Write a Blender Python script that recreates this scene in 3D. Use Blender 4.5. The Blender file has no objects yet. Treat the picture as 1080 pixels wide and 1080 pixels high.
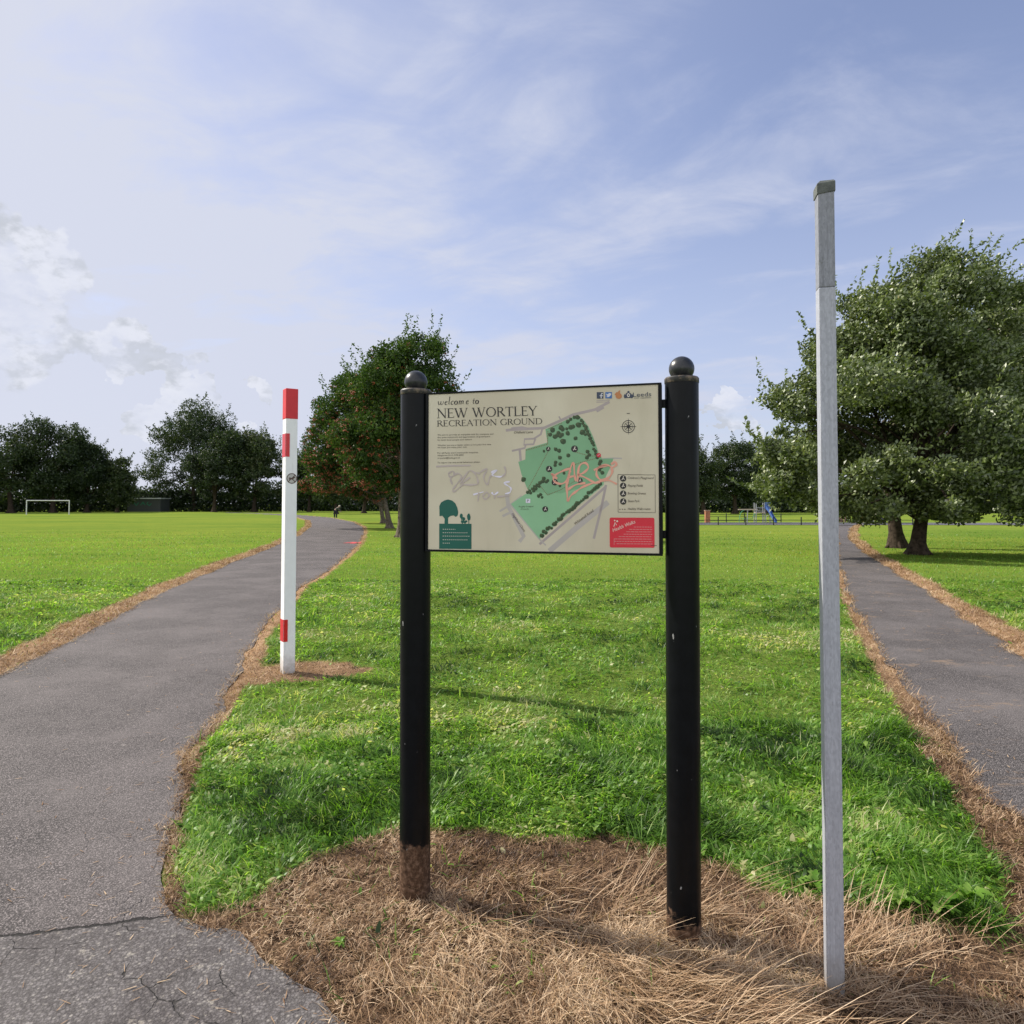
import bpy, bmesh, math, random
import numpy as np
from mathutils import Vector, Matrix
R = math.radians
S = bpy.context.scene
COL = S.collection
rng = np.random.default_rng(7)
random.seed(7)

# ------------------------------------------------------------------ camera, sky, sun, exposure
cam = bpy.data.objects.new('camera', bpy.data.cameras.new('camera')); COL.objects.link(cam)
cam.location = (0, 0, 1.6); cam.rotation_euler = (R(92.0), 0, 0)
cam.data.sensor_width = 36; cam.data.lens = 25.0
cam.data.shift_y = -0.0317
cam.data.clip_start = 0.05; cam.data.clip_end = 6000
S.camera = cam
SUN_AZ, SUN_EL = -65.5, 39.0            # degrees clockwise from +Y, degrees up
sd = bpy.data.lights.new('sun', 'SUN'); sd.energy = 4.3; sd.angle = R(0.55); sd.color = (1.0, 0.93, 0.82)
sun = bpy.data.objects.new('sun', sd); COL.objects.link(sun)
sdir = Vector((math.sin(R(SUN_AZ))*math.cos(R(SUN_EL)), math.cos(R(SUN_AZ))*math.cos(R(SUN_EL)), math.sin(R(SUN_EL))))
sun.rotation_euler = sdir.to_track_quat('Z', 'Y').to_euler()
S.view_settings.view_transform = 'Standard'; S.view_settings.look = 'None'
S.view_settings.exposure = 0.62; S.view_settings.gamma = 1.0

class NT:
    """tiny node-tree helper"""
    def __init__(s, nt): s.nt = nt; nt.nodes.clear()
    def n(s, t, **kw):
        nd = s.nt.nodes.new(t)
        for k, v in kw.items():
            if k.startswith('_'): setattr(nd, k[1:], v)
            else:
                key = int(k[1:]) if (k[0] == 'i' and k[1:].isdigit()) else k.replace('__', ' ')
                s.set(nd, key, v)
        return nd
    def set(s, nd, key, v):
        sock = nd.inputs[key]
        if isinstance(v, bpy.types.NodeSocket): s.nt.links.new(v, sock)
        elif isinstance(v, bpy.types.Node): s.nt.links.new(v.outputs[0], sock)
        else:
            if isinstance(v, (tuple, list)) and len(v) == 3 and sock.type == 'RGBA': v = (*v, 1)
            sock.default_value = v
    def m(s, op, a, b=0.0, c=None):
        nd = s.nt.nodes.new('ShaderNodeMath'); nd.operation = op
        s.set(nd, 0, a); s.set(nd, 1, b)
        if c is not None: s.set(nd, 2, c)
        return nd.outputs[0]
    def vm(s, op, a, b=None, scale=None):
        nd = s.nt.nodes.new('ShaderNodeVectorMath'); nd.operation = op
        s.set(nd, 0, a)
        if b is not None: s.set(nd, 1, b)
        if scale is not None: s.set(nd, 'Scale', scale)
        return nd.outputs['Value'] if op in ('DOT_PRODUCT', 'LENGTH', 'DISTANCE') else nd.outputs[0]
    def noise(s, vec, scale, detail=4, rough=0.55, dist=0.0):
        nd = s.nt.nodes.new('ShaderNodeTexNoise')
        if vec is not None: s.set(nd, 'Vector', vec)
        nd.inputs['Scale'].default_value = scale; nd.inputs['Detail'].default_value = detail
        nd.inputs['Roughness'].default_value = rough; nd.inputs['Distortion'].default_value = dist
        return nd.outputs[0]
    def ramp(s, fac, stops):
        nd = s.nt.nodes.new('ShaderNodeValToRGB'); s.set(nd, 0, fac)
        el = nd.color_ramp.elements
        while len(el) > 1: el.remove(el[-1])
        for i, (p, c) in enumerate(stops):
            e = el[0] if i == 0 else el.new(p)
            e.position = p
            e.color = (c, c, c, 1) if not isinstance(c, (tuple, list)) else (*c, 1)
        return nd.outputs[0]
    def mix(s, fac, a, b):
        nd = s.nt.nodes.new('ShaderNodeMix'); nd.data_type = 'RGBA'
        for sock, v in ((nd.inputs[0], fac), (nd.inputs[6], a), (nd.inputs[7], b)):
            if isinstance(v, bpy.types.NodeSocket): s.nt.links.new(v, sock)
            else: sock.default_value = (*v, 1) if isinstance(v, (tuple, list)) else v
        return nd.outputs[2]
    def ss(s, x, a, b):
        nd = s.nt.nodes.new('ShaderNodeMapRange'); nd.interpolation_type = 'SMOOTHSTEP'
        s.set(nd, 0, x); nd.inputs[1].default_value = a; nd.inputs[2].default_value = b
        return nd.outputs[0]

world = bpy.data.worlds.new("World"); S.world = world; world.use_nodes = True
w = NT(world.node_tree)
SKY = 0.094
sky = w.n('ShaderNodeTexSky', _sky_type='NISHITA', _sun_disc=False, _sun_elevation=R(SUN_EL), _sun_rotation=R(SUN_AZ % 360),
          _altitude=60.0, _air_density=1.0, _dust_density=0.8, _ozone_density=2.0)
tc = w.n('ShaderNodeTexCoord')
d = w.vm('NORMALIZE', tc.outputs['Generated'])
sep = w.n('ShaderNodeSeparateXYZ', i0=d)
X, Y, Z = sep.outputs
zz = w.m('ADD', w.m('MAXIMUM', Z, 0.0), 0.10)
pl = w.n('ShaderNodeCombineXYZ', i0=w.m('DIVIDE', X, zz), i1=w.m('DIVIDE', Y, zz), i2=0.0)
# cirrus drawn out along one wind direction
rot = w.n('ShaderNodeVectorRotate', _rotation_type='Z_AXIS', i0=pl.outputs[0]); rot.inputs['Angle'].default_value = R(33)
rv = rot.outputs[0]
warp = w.n('ShaderNodeTexNoise', i0=rv, Scale=0.55, Detail=3.0)
wv = w.vm('ADD', rv, w.vm('SCALE', w.vm('SUBTRACT', warp.outputs['Color'], (0.5, 0.5, 0.5)), scale=1.3))
st1 = w.vm('MULTIPLY', wv, (0.50, 1.5, 1.0)); st2 = w.vm('MULTIPLY', wv, (1.0, 5.0, 1.0))
c1 = w.noise(st1, 0.7, 6, 0.52, 0.2)
c2 = w.noise(st2, 0.8, 6, 0.55, 0.2)
c3 = w.noise(w.vm('MULTIPLY', pl.outputs[0], (1.0, 1.2, 1.0)), 2.6, 8, 0.62, 0.5)
cir = w.m('ADD', w.m('ADD', w.m('MULTIPLY', c1, 0.50), w.m('MULTIPLY', c2, 0.20)), w.m('MULTIPLY', c3, 0.30))
west = w.m('MULTIPLY', w.m('MULTIPLY', X, -1.0), 0.14)      # the veil is thicker towards the sun side of the sky
cirm = w.ss(w.m('ADD', cir, west), 0.42, 0.66)
haze = w.ss(Z, 0.55, 0.0)
back = w.ss(Y, 0.05, -0.7)              # unseen sky behind the camera, veil added and brightened to fill shaded faces
sunny = w.m('MULTIPLY', w.ss(w.vm('DOT_PRODUCT', d, tuple(sdir)), 0.30, 0.85), 0.26)
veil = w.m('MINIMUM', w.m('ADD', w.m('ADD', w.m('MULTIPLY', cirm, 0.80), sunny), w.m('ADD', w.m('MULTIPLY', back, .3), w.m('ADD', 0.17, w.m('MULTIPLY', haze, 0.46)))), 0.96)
def dirv(px, py):
    x = (px-540)/750; y = (532-py)/750
    v = Vector((x, 1, y)).normalized(); return tuple(v)
dw = w.vm('ADD', d, w.vm('SCALE', w.vm('SUBTRACT', w.n('ShaderNodeTexNoise', i0=d, Scale=13.0, Detail=5.0).outputs['Color'], (.5, .5, .5)), scale=.035))
cum = None
for px, py, rad in ((35, 290, .060), (80, 325, .050), (-20, 310, .08), (172, 408, .032), (200, 425, .026), (770, 450, .010), (-120, 300, .09), (1190, 400, .08)):
    dd = w.vm('DOT_PRODUCT', dw, dirv(px, py))
    # angular blob, falls from 1 to 0 across rad
    b = w.ss(dd, math.cos(rad*1.35), math.cos(rad*0.25))
    cum = b if cum is None else w.m('MAXIMUM', cum, b)
cn = w.noise(w.vm('MULTIPLY', d, (1.0, 1.0, 1.7)), 17.0, 9, 0.62, 0.15)
cumm = w.ss(w.m('ADD', w.m('MULTIPLY', cum, 0.42), w.m('MULTIPLY', cn, 0.9)), 0.60, 1.02)
cshade = w.noise(w.vm('ADD', w.vm('MULTIPLY', d, (1.0, 1.0, 1.7)), (0.012, 0.0, -0.03)), 17.0, 6, 0.6, 0.15)
base = w.vm('SCALE', w.mix(0.80, sky.outputs[0], w.vm('MULTIPLY', sky.outputs[0], (1.14, 1.02, 1.17))), scale=SKY)
glow = w.ss(w.vm('DOT_PRODUCT', d, tuple(sdir)), 0.1, 1.0)
veilc = w.mix(glow, (0.410, 0.435, 0.530), (0.450, 0.470, 0.545))
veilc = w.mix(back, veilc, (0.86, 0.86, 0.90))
cumc = w.mix(w.ss(cshade, 0.60, 0.44), (0.37, 0.39, 0.43), (0.53, 0.545, 0.60))
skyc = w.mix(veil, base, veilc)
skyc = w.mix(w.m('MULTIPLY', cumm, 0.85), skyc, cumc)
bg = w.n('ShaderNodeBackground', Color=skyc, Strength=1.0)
w.n('ShaderNodeOutputWorld', Surface=bg)

# ------------------------------------------------------------------ noise + polygon maths
def hash2(ix, iy, seed=0):
    h = (ix.astype(np.int64)*374761393 + iy.astype(np.int64)*668265263 + seed*1442695041) & 0x7fffffff
    h = ((h ^ (h >> 13))*1274126177) & 0x7fffffff
    return ((h ^ (h >> 16)) & 0xffffff)/float(0xffffff)
def vnoise(x, y, seed=0):
    x = np.asarray(x, float); y = np.asarray(y, float)
    ix = np.floor(x); iy = np.floor(y); fx = x-ix; fy = y-iy
    fx = fx*fx*(3-2*fx); fy = fy*fy*(3-2*fy)
    a = hash2(ix, iy, seed); b = hash2(ix+1, iy, seed); c = hash2(ix, iy+1, seed); e = hash2(ix+1, iy+1, seed)
    return (a*(1-fx)+b*fx)*(1-fy)+(c*(1-fx)+e*fx)*fy
def fbm(x, y, f=1.0, o=3, seed=0):
    s = 0; a = 0.5; t = 0
    for k in range(o):
        s = s+a*vnoise(np.asarray(x)*f, np.asarray(y)*f, seed+k); t += a; a *= .5; f *= 2.03
    return s/t
def inside(poly, x, y):
    r = np.zeros(np.shape(x), bool); n = len(poly)
    for i in range(n):
        x1, y1 = poly[i]; x2, y2 = poly[(i+1) % n]
        if y1 == y2: continue
        c = ((y1 > y) != (y2 > y)) & (x < (x2-x1)*(y-y1)/(y2-y1)+x1)
        r ^= c
    return r
def pdist(poly, x, y, closed=True):
    best = np.full(np.shape(x), 1e9); n = len(poly)
    for i in range(n if closed else n-1):
        x1, y1 = poly[i]; x2, y2 = poly[(i+1) % n]
        dx, dy = x2-x1, y2-y1; L2 = dx*dx+dy*dy+1e-12
        t = np.clip(((x-x1)*dx+(y-y1)*dy)/L2, 0, 1)
        best = np.minimum(best, (x-x1-t*dx)**2+(y-y1-t*dy)**2)
    return np.sqrt(best)
def sdf(poly, x, y):
    dd = pdist(poly, x, y); return np.where(inside(poly, x, y), -dd, dd)

LW = [(-4.0, -4), (-4.3, 2), (-4.6, 4.2), (-4.857, 6.806), (-5.158, 8.119), (-6.208, 12.316), (-7.869, 20.42), (-9.096, 27.362), (-11.465, 38.813), (-14.757, 52.293), (-20.153, 70.73), (-30.419, 98.0), (-46.0, 125.0), (-62, 143)]
LE = [(1.0, -4), (1.1, 0.7), (0.35, 1.45), (-.3, 2.05), (-0.604, 2.323), (-0.756, 2.421), (-0.951, 2.623), (-1.085, 2.726), (-1.304, 2.812), (-1.438, 3.037), (-1.558, 3.277), (-1.705, 3.61), (-1.88, 4.088), (-2.079, 4.713), (-2.214, 5.28), (-2.366, 5.974), (-2.52, 6.621), (-2.817, 7.66), (-3.12, 8.89), (-3.392, 10.238), (-4.133, 14.026), (-4.46, 17.22), (-5.065, 21.901), (-6.175, 28.662), (-8.057, 38.813), (-10.473, 50.117), (-14.539, 65.0), (-22.295, 87), (-35.053, 114), (-48.029, 132), (-62, 146.5)]
RW = [(1.0, -4), (1.1, 0.7), (2.0, 1.6), (2.45, 2.5), (2.602, 3.366), (2.62, 3.697), (2.624, 3.932), (2.727, 4.301), (2.854, 4.713), (3.049, 5.28), (3.312, 5.974), (3.666, 6.882), (4.165, 8.174), (4.91, 10.068), (6.279, 13.405), (8.099, 17.724), (12.771, 27.997), (21.837, 47.9), (25.2, 56.2)]
RE = [(4.0, -4), (4.4, 2), (4.75, 4.5), (5.056, 6.379), (5.472, 7.66), (6.096, 9.298), (6.819, 11.181), (7.653, 13.259), (8.637, 15.865), (10.071, 19.434), (11.911, 24.085), (15.832, 33.43), (21.9, 46.0), (27.2, 56.2)]
def densify(pts, amp, seed, step=0.05):
    out = []
    for i in range(len(pts)-1):
        a, b = np.array(pts[i]), np.array(pts[i+1]); L = np.linalg.norm(b-a)
        far = max(1.0, np.linalg.norm((a+b)/2)/3)
        k = max(1, int(L/(step*far)))
        for j in range(k):
            p = a+(b-a)*j/k; nrm = np.array([-(b-a)[1], (b-a)[0]])/L
            if i == 0: q = 0
            else: q = amp*((fbm(p[0]*1.0, p[1], 1.3, 2, seed)-.5)*2.4+(fbm(p[0], p[1], 7, 3, seed+5)-.5)*1.5)
            out.append(tuple(p+nrm*q))
    out.append(tuple(pts[-1])); return out
lw = densify(LW, .07, 3); le = densify(LE, .06, 9); rw = densify(RW, .08, 14); re_ = densify(RE, .09, 21)
PL = lw+le[::-1]; PR = rw+re_[::-1]
DEAD = [(-1.40, 2.78), (-1.10, 2.93), (-1.021, 3.06), (-0.901, 3.277), (-0.733, 3.45), (-0.535, 3.548), (-0.091, 3.469), (0.271, 3.45), (0.457, 3.489), (0.696, 3.321), (0.927, 3.218), (1.025, 3.015), (1.168, 2.883), (1.31, 2.786), (1.501, 2.738), (1.678, 2.679), (1.80, 2.68), (2.08, 3.0), (2.30, 3.6), (2.54, 4.3), (2.78, 4.9), (3.08, 5.697), (3.42, 6.621), (4.3, 8.762), (5.75, 12.316), (8.0, 17.724), (8.2, 17.7), (6.4, 13.4), (4.3, 8.2), (3.4, 6), (2.9, 4.7), (2.65, 3.9), (2.62, 3.3), (2.5, 2.5), (2.0, 1.6), (1.1, .7), (.3, 1.4), (-.6, 2.3), (-.95, 2.6)]
WP = [(-2.56, 6.731), (-2.66, 7.05), (-2.234, 7.06), (-2.038, 7.25), (-1.60, 7.22), (-1.352, 6.9), (-1.45, 6.62), (-1.8, 6.46), (-2.1, 6.40), (-2.37, 6.25)]
LWs, LEs, REs, RWs = LW[1:], LE[1:], RE[1:], RW[1:]
def pathsd(x, y): return np.minimum(sdf(PL, x, y), sdf(PR, x, y))
def deadness(x, y):
    """0 green .. 1 dead, from where strimming / weedkiller reached"""
    n = (fbm(x, y, 3.2, 3, 31)-.5)*2; n2 = (fbm(x, y, .7, 2, 37)-.5)*2
    far = np.clip(np.hypot(x, y)/10, 1, 3)
    def band(dist, wdt): return np.clip((wdt-dist)/(.05*far)+.5, 0, 1)
    a = band(sdf(DEAD, x, y)+.10*n, .015)
    b = band(sdf(WP, x, y)+.12*n, .0)
    vl = band(pdist(LWs, x, y, False), .36+.10*n+.13*n2)
    ve = band(pdist(LEs, x, y, False), np.interp(np.hypot(x, y), [3, 5, 9], [.025, .09, .16])+.06*n+.07*n2)
    vr = band(pdist(REs, x, y, False), .34+.10*n+.12*n2)
    vw = band(pdist(RWs, x, y, False), .13+.15*n+.1*n2)
    return np.maximum.reduce([a, b, vl, ve, vr, vw])
def ground_z(x, y, sd_=None):
    if sd_ is None: sd_ = pathsd(x, y)
    t = np.clip((sd_+.05)/.20, 0, 1); t = t*t*(3-2*t)
    near = np.clip(1-np.hypot(x, y)/40, 0, 1)
    flat = np.clip((sdf(DEAD, x, y)+.05)/.20, 0, 1)
    rel = (.022+.030*(fbm(x, y, 1.1, 3, 51)-.4)+.020*(fbm(x, y, 5, 2, 55)-.5))*(.25+.75*flat)-.010*(1-flat)
    far = np.clip((np.hypot(x, y)-10)/50, 0, 1)
    return -.014+t*(rel*near+.014+.02*far)

# ------------------------------------------------------------------ object helpers
def link(o, parent=None):
    COL.objects.link(o)
    if parent is not None: o.parent = parent
    return o
def tag(o, label=None, cat=None, group=None, kind=None):
    if label: o['label'] = label
    if cat: o['category'] = cat
    if group: o['group'] = group
    if kind: o['kind'] = kind
    return o
def thing(name, label, cat, loc=(0, 0, 0), rz=0, group=None):
    o = bpy.data.objects.new(name, None); o.empty_display_size = .2
    o.location = loc; o.rotation_euler = (0, 0, rz); link(o)
    return tag(o, label, cat, group)
def npmesh(name, verts, faces, mat, parent=None, attrs=None, smooth=False, mats=None, midx=None):
    """faces: (n,k) int array or list of such arrays"""
    if not isinstance(faces, list): faces = [faces]
    faces = [np.asarray(f, np.int32) for f in faces if len(f)]
    me = bpy.data.meshes.new(name)
    me.vertices.add(len(verts)); me.vertices.foreach_set('co', np.asarray(verts, np.float32).ravel())
    tot = np.concatenate([np.full(len(f), f.shape[1], np.int32) for f in faces])
    idx = np.concatenate([f.ravel() for f in faces])
    me.loops.add(len(idx)); me.loops.foreach_set('vertex_index', idx)
    me.polygons.add(len(tot)); st = np.concatenate([[0], np.cumsum(tot)[:-1]]).astype(np.int32)
    me.polygons.foreach_set('loop_start', st)
    if smooth: me.polygons.foreach_set('use_smooth', np.ones(len(tot), bool))
    if attrs:
        for k, v in attrs.items():
            a = me.attributes.new(k, 'FLOAT', 'POINT'); a.data.foreach_set('value', np.asarray(v, np.float32))
    for m_ in (mats or [mat]): me.materials.append(m_)
    if midx is not None: me.polygons.foreach_set('material_index', np.asarray(midx, np.int32))
    me.update(calc_edges=True); me.validate()
    return link(bpy.data.objects.new(name, me), parent)
class MB:
    """gathers boxes, tubes, lathes into ONE mesh"""
    def __init__(s): s.v = []; s.f = []; s.m = []
    def add(s, v, f, mi=0):
        o = len(s.v); s.v += [tuple(map(float, p)) for p in v]; s.f += [tuple(i+o for i in q) for q in f]; s.m += [mi]*len(f); return s
    def box(s, c, size, rz=0, mi=0, rot=None):
        hx, hy, hz = [q/2 for q in size]
        M = rot if rot is not None else Matrix.Rotation(rz, 3, 'Z')
        v = [M @ Vector((a*hx, b*hy, e*hz))+Vector(c) for a in (-1, 1) for b in (-1, 1) for e in (-1, 1)]
        return s.add(v, [(0, 1, 3, 2), (4, 6, 7, 5), (0, 4, 5, 1), (2, 3, 7, 6), (0, 2, 6, 4), (1, 5, 7, 3)], mi)
    def tube(s, pts, r, n=8, mi=0, cap=True):
        pts = [Vector(p) for p in pts]
        if not hasattr(r, '__len__'): r = [r]*len(pts)
        rings = []; up = None
        for i, p in enumerate(pts):
            t = (pts[min(i+1, len(pts)-1)]-pts[max(i-1, 0)]).normalized()
            if up is None: up = Vector((1, 0, 0)) if abs(t.z) > .8 else Vector((0, 0, 1))
            a = t.cross(up).normalized(); b = t.cross(a).normalized(); up = -b if False else up
            rings.append([p+(a*math.cos(q)+b*math.sin(q))*r[i] for q in [2*math.pi*k/n for k in range(n)]])
        v = [q for rg in rings for q in rg]
        f = [(i*n+k, i*n+(k+1) % n, (i+1)*n+(k+1) % n, (i+1)*n+k) for i in range(len(pts)-1) for k in range(n)]
        if cap: f += [tuple(range(n)), tuple((len(pts)-1)*n+k for k in range(n))[::-1]]
        return s.add(v, f, mi)
    def lathe(s, prof, n=40, c=(0, 0, 0), mi=0):
        v = [(c[0]+r*math.cos(2*math.pi*k/n), c[1]+r*math.sin(2*math.pi*k/n), c[2]+z) for r, z in prof for k in range(n)]
        f = [(i*n+k, i*n+(k+1) % n, (i+1)*n+(k+1) % n, (i+1)*n+k) for i in range(len(prof)-1) for k in range(n)]
        return s.add(v, f, mi)
    def build(s, name, mat, parent=None, smooth=False, bevel=0, auto=35):
        me = bpy.data.meshes.new(name); me.from_pydata(s.v, [], s.f)
        for m_ in (mat if isinstance(mat, (list, tuple)) else [mat]): me.materials.append(m_)
        me.polygons.foreach_set('material_index', s.m)
        bm = bmesh.new(); bm.from_mesh(me); bmesh.ops.recalc_face_normals(bm, faces=bm.faces)
        if bevel: bmesh.ops.bevel(bm, geom=list(bm.edges), offset=bevel, segments=2, profile=.6, affect='EDGES')
        if smooth:
            for f_ in bm.faces: f_.smooth = True
            for e in bm.edges:
                if len(e.link_faces) == 2 and e.calc_face_angle(0) > R(auto): e.smooth = False
        bm.to_mesh(me); bm.free()
        return link(bpy.data.objects.new(name, me), parent)

# ------------------------------------------------------------------ materials
def mat(name): 
    m_ = bpy.data.materials.new(name); m_.use_nodes = True
    return m_, NT(m_.node_tree)
def simple(name, col, rough=.6, metal=0., var=.12, scale=12., bump=0., spec=.5, grime=False):
    m_, t = mat(name); tcn = t.n('ShaderNodeTexCoord'); o = tcn.outputs['Object']
    n = t.noise(o, scale, 5, .6)
    c = t.mix(t.ss(n, .3, .7), tuple(q*(1-var) for q in col), tuple(min(1, q*(1+var)) for q in col))
    if grime:
        zz_ = t.n('ShaderNodeSeparateXYZ', i0=o).outputs[2]
        g_ = t.m('MULTIPLY', t.ss(t.m('ADD', zz_, t.m('MULTIPLY', t.noise(o, 18, 5, .7), .30)), .42, .10), .75)
        c = t.mix(g_, c, (.26, .21, .15))
        c = t.mix(t.m('MULTIPLY', t.ss(t.noise(t.vm('MULTIPLY', o, (1, 1, .12)), 30, 5, .7), .55, .75), .22), c, (.40, .39, .36))
    b = t.n('ShaderNodeBsdfPrincipled', Base__Color=c, Roughness=rough, Metallic=metal)
    b.inputs['Specular IOR Level'].default_value = spec
    if bump:
        bp = t.n('ShaderNodeBump', Strength=bump, Distance=.004, Height=t.noise(o, scale*6, 4)); t.set(b, 'Normal', bp)
    t.n('ShaderNodeOutputMaterial', Surface=b); return m_
def leafmat(name, ramp, trans=.35, back=None, gloss=.06, rough=.45):
    m_, t = mat(name)
    a = t.n('ShaderNodeAttribute', _attribute_name='tone')
    c = t.ramp(a.outputs['Fac'], ramp)
    if back is not None:
        g = t.n('ShaderNodeNewGeometry'); c = t.mix(t.m('MULTIPLY', g.outputs['Backfacing'], back[1]), c, back[0])
    df = t.n('ShaderNodeBsdfDiffuse', Color=c)
    tr = t.n('ShaderNodeBsdfTranslucent', Color=t.vm('MULTIPLY', c, (1.25, 1.35, .55)))
    mx = t.n('ShaderNodeMixShader', i0=trans, i1=df, i2=tr)
    if gloss:
        gl = t.n('ShaderNodeBsdfGlossy', Color=(1, 1, 1), Roughness=rough)
        mx = t.n('ShaderNodeMixShader', i0=gloss, i1=mx, i2=gl)
    t.n('ShaderNodeOutputMaterial', Surface=mx); return m_

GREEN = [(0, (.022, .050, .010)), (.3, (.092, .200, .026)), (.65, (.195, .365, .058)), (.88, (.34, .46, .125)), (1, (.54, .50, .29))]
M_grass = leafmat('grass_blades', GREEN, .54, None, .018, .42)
M_straw = leafmat('dead_grass', [(0, (.06, .034, .020)), (.3, (.23, .135, .075)), (.65, (.41, .275, .165)), (1, (.66, .50, .34))], .18, None, .02, .5)

def ground_material():
    m_, t = mat('ground_turf'); tcn = t.n('ShaderNodeTexCoord'); o = tcn.outputs['Object']
    at_ = t.n('ShaderNodeAttribute', _attribute_name='dead').outputs['Fac']
    dist = t.vm('LENGTH', o)
    nearf = t.ss(dist, 22.0, 9.0)
    big = t.noise(o, .09, 4, .6); mid = t.noise(o, .9, 5, .65)
    # mowing / growth streaks across the field
    strk = t.noise(t.vm('MULTIPLY', o, (.12, 1.0, 1.0)), .35, 5, .6, .6)
    fine = t.noise(o, 14, 6, .75); fine2 = t.noise(t.vm('MULTIPLY', o, (1., .45, 1.)), 5, 6, .8)
    v = t.m('ADD', t.m('ADD', t.m('MULTIPLY', big, .34), t.m('MULTIPLY', mid, .22)), t.m('ADD', t.m('MULTIPLY', strk, .26), t.m('MULTIPLY', fine2, .18)))
    lawn = t.ramp(v, [(.34, (.090, .150, .028)), (.45, (.134, .200, .034)), (.55, (.182, .232, .038)), (.68, (.250, .268, .046))])
    lawn = t.mix(t.m('MULTIPLY', t.ss(t.noise(o, .45, 6, .75, .4), .54, .66), .45), lawn, (.075, .150, .026))
    lawn = t.mix(t.m('MULTIPLY', t.ss(t.noise(t.vm('MULTIPLY', o, (.5, 1, 1)), .8, 6, .8, .4), .60, .70), .5), lawn, (.27, .27, .085))
    lawn = t.mix(t.ss(fine, .40, .26), lawn, (.045, .090, .014))
    lawn = t.mix(t.ss(fine, .62, .78), lawn, (.20, .26, .06))
    under = t.ramp(fine, [(.3, (.060, .100, .018)), (.7, (.160, .220, .045))])     # thatch beneath real blades
    grn = t.mix(nearf, lawn, under)
    dn = t.noise(o, 9, 6, .75)
    soil = t.ramp(t.noise(o, 70, 8, .85), [(.34, (.035, .022, .014)), (.5, (.15, .095, .058)), (.64, (.40, .27, .165))])
    soil = t.mix(t.ss(dn, .55, .36), soil, (.030, .019, .012))
    verge = t.ramp(t.noise(o, 3.5, 6, .8), [(.3, (.16, .095, .055)), (.5, (.34, .215, .125)), (.7, (.52, .36, .225))])
    deadc = t.mix(t.ss(dist, 9.0, 4.0), verge, soil)
    c = t.mix(at_, grn, deadc)
    b = t.n('ShaderNodeBsdfPrincipled', Base__Color=c, Roughness=.95); b.inputs['Specular IOR Level'].default_value = .0
    h = t.m('ADD', t.noise(o, 22, 6, .8), t.m('MULTIPLY', t.noise(o, 3, 4, .6), 1.0))
    bp = t.n('ShaderNodeBump', Strength=.8, Distance=.03, Height=h); t.set(b, 'Normal', bp)
    t.n('ShaderNodeOutputMaterial', Surface=b); return m_

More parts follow.
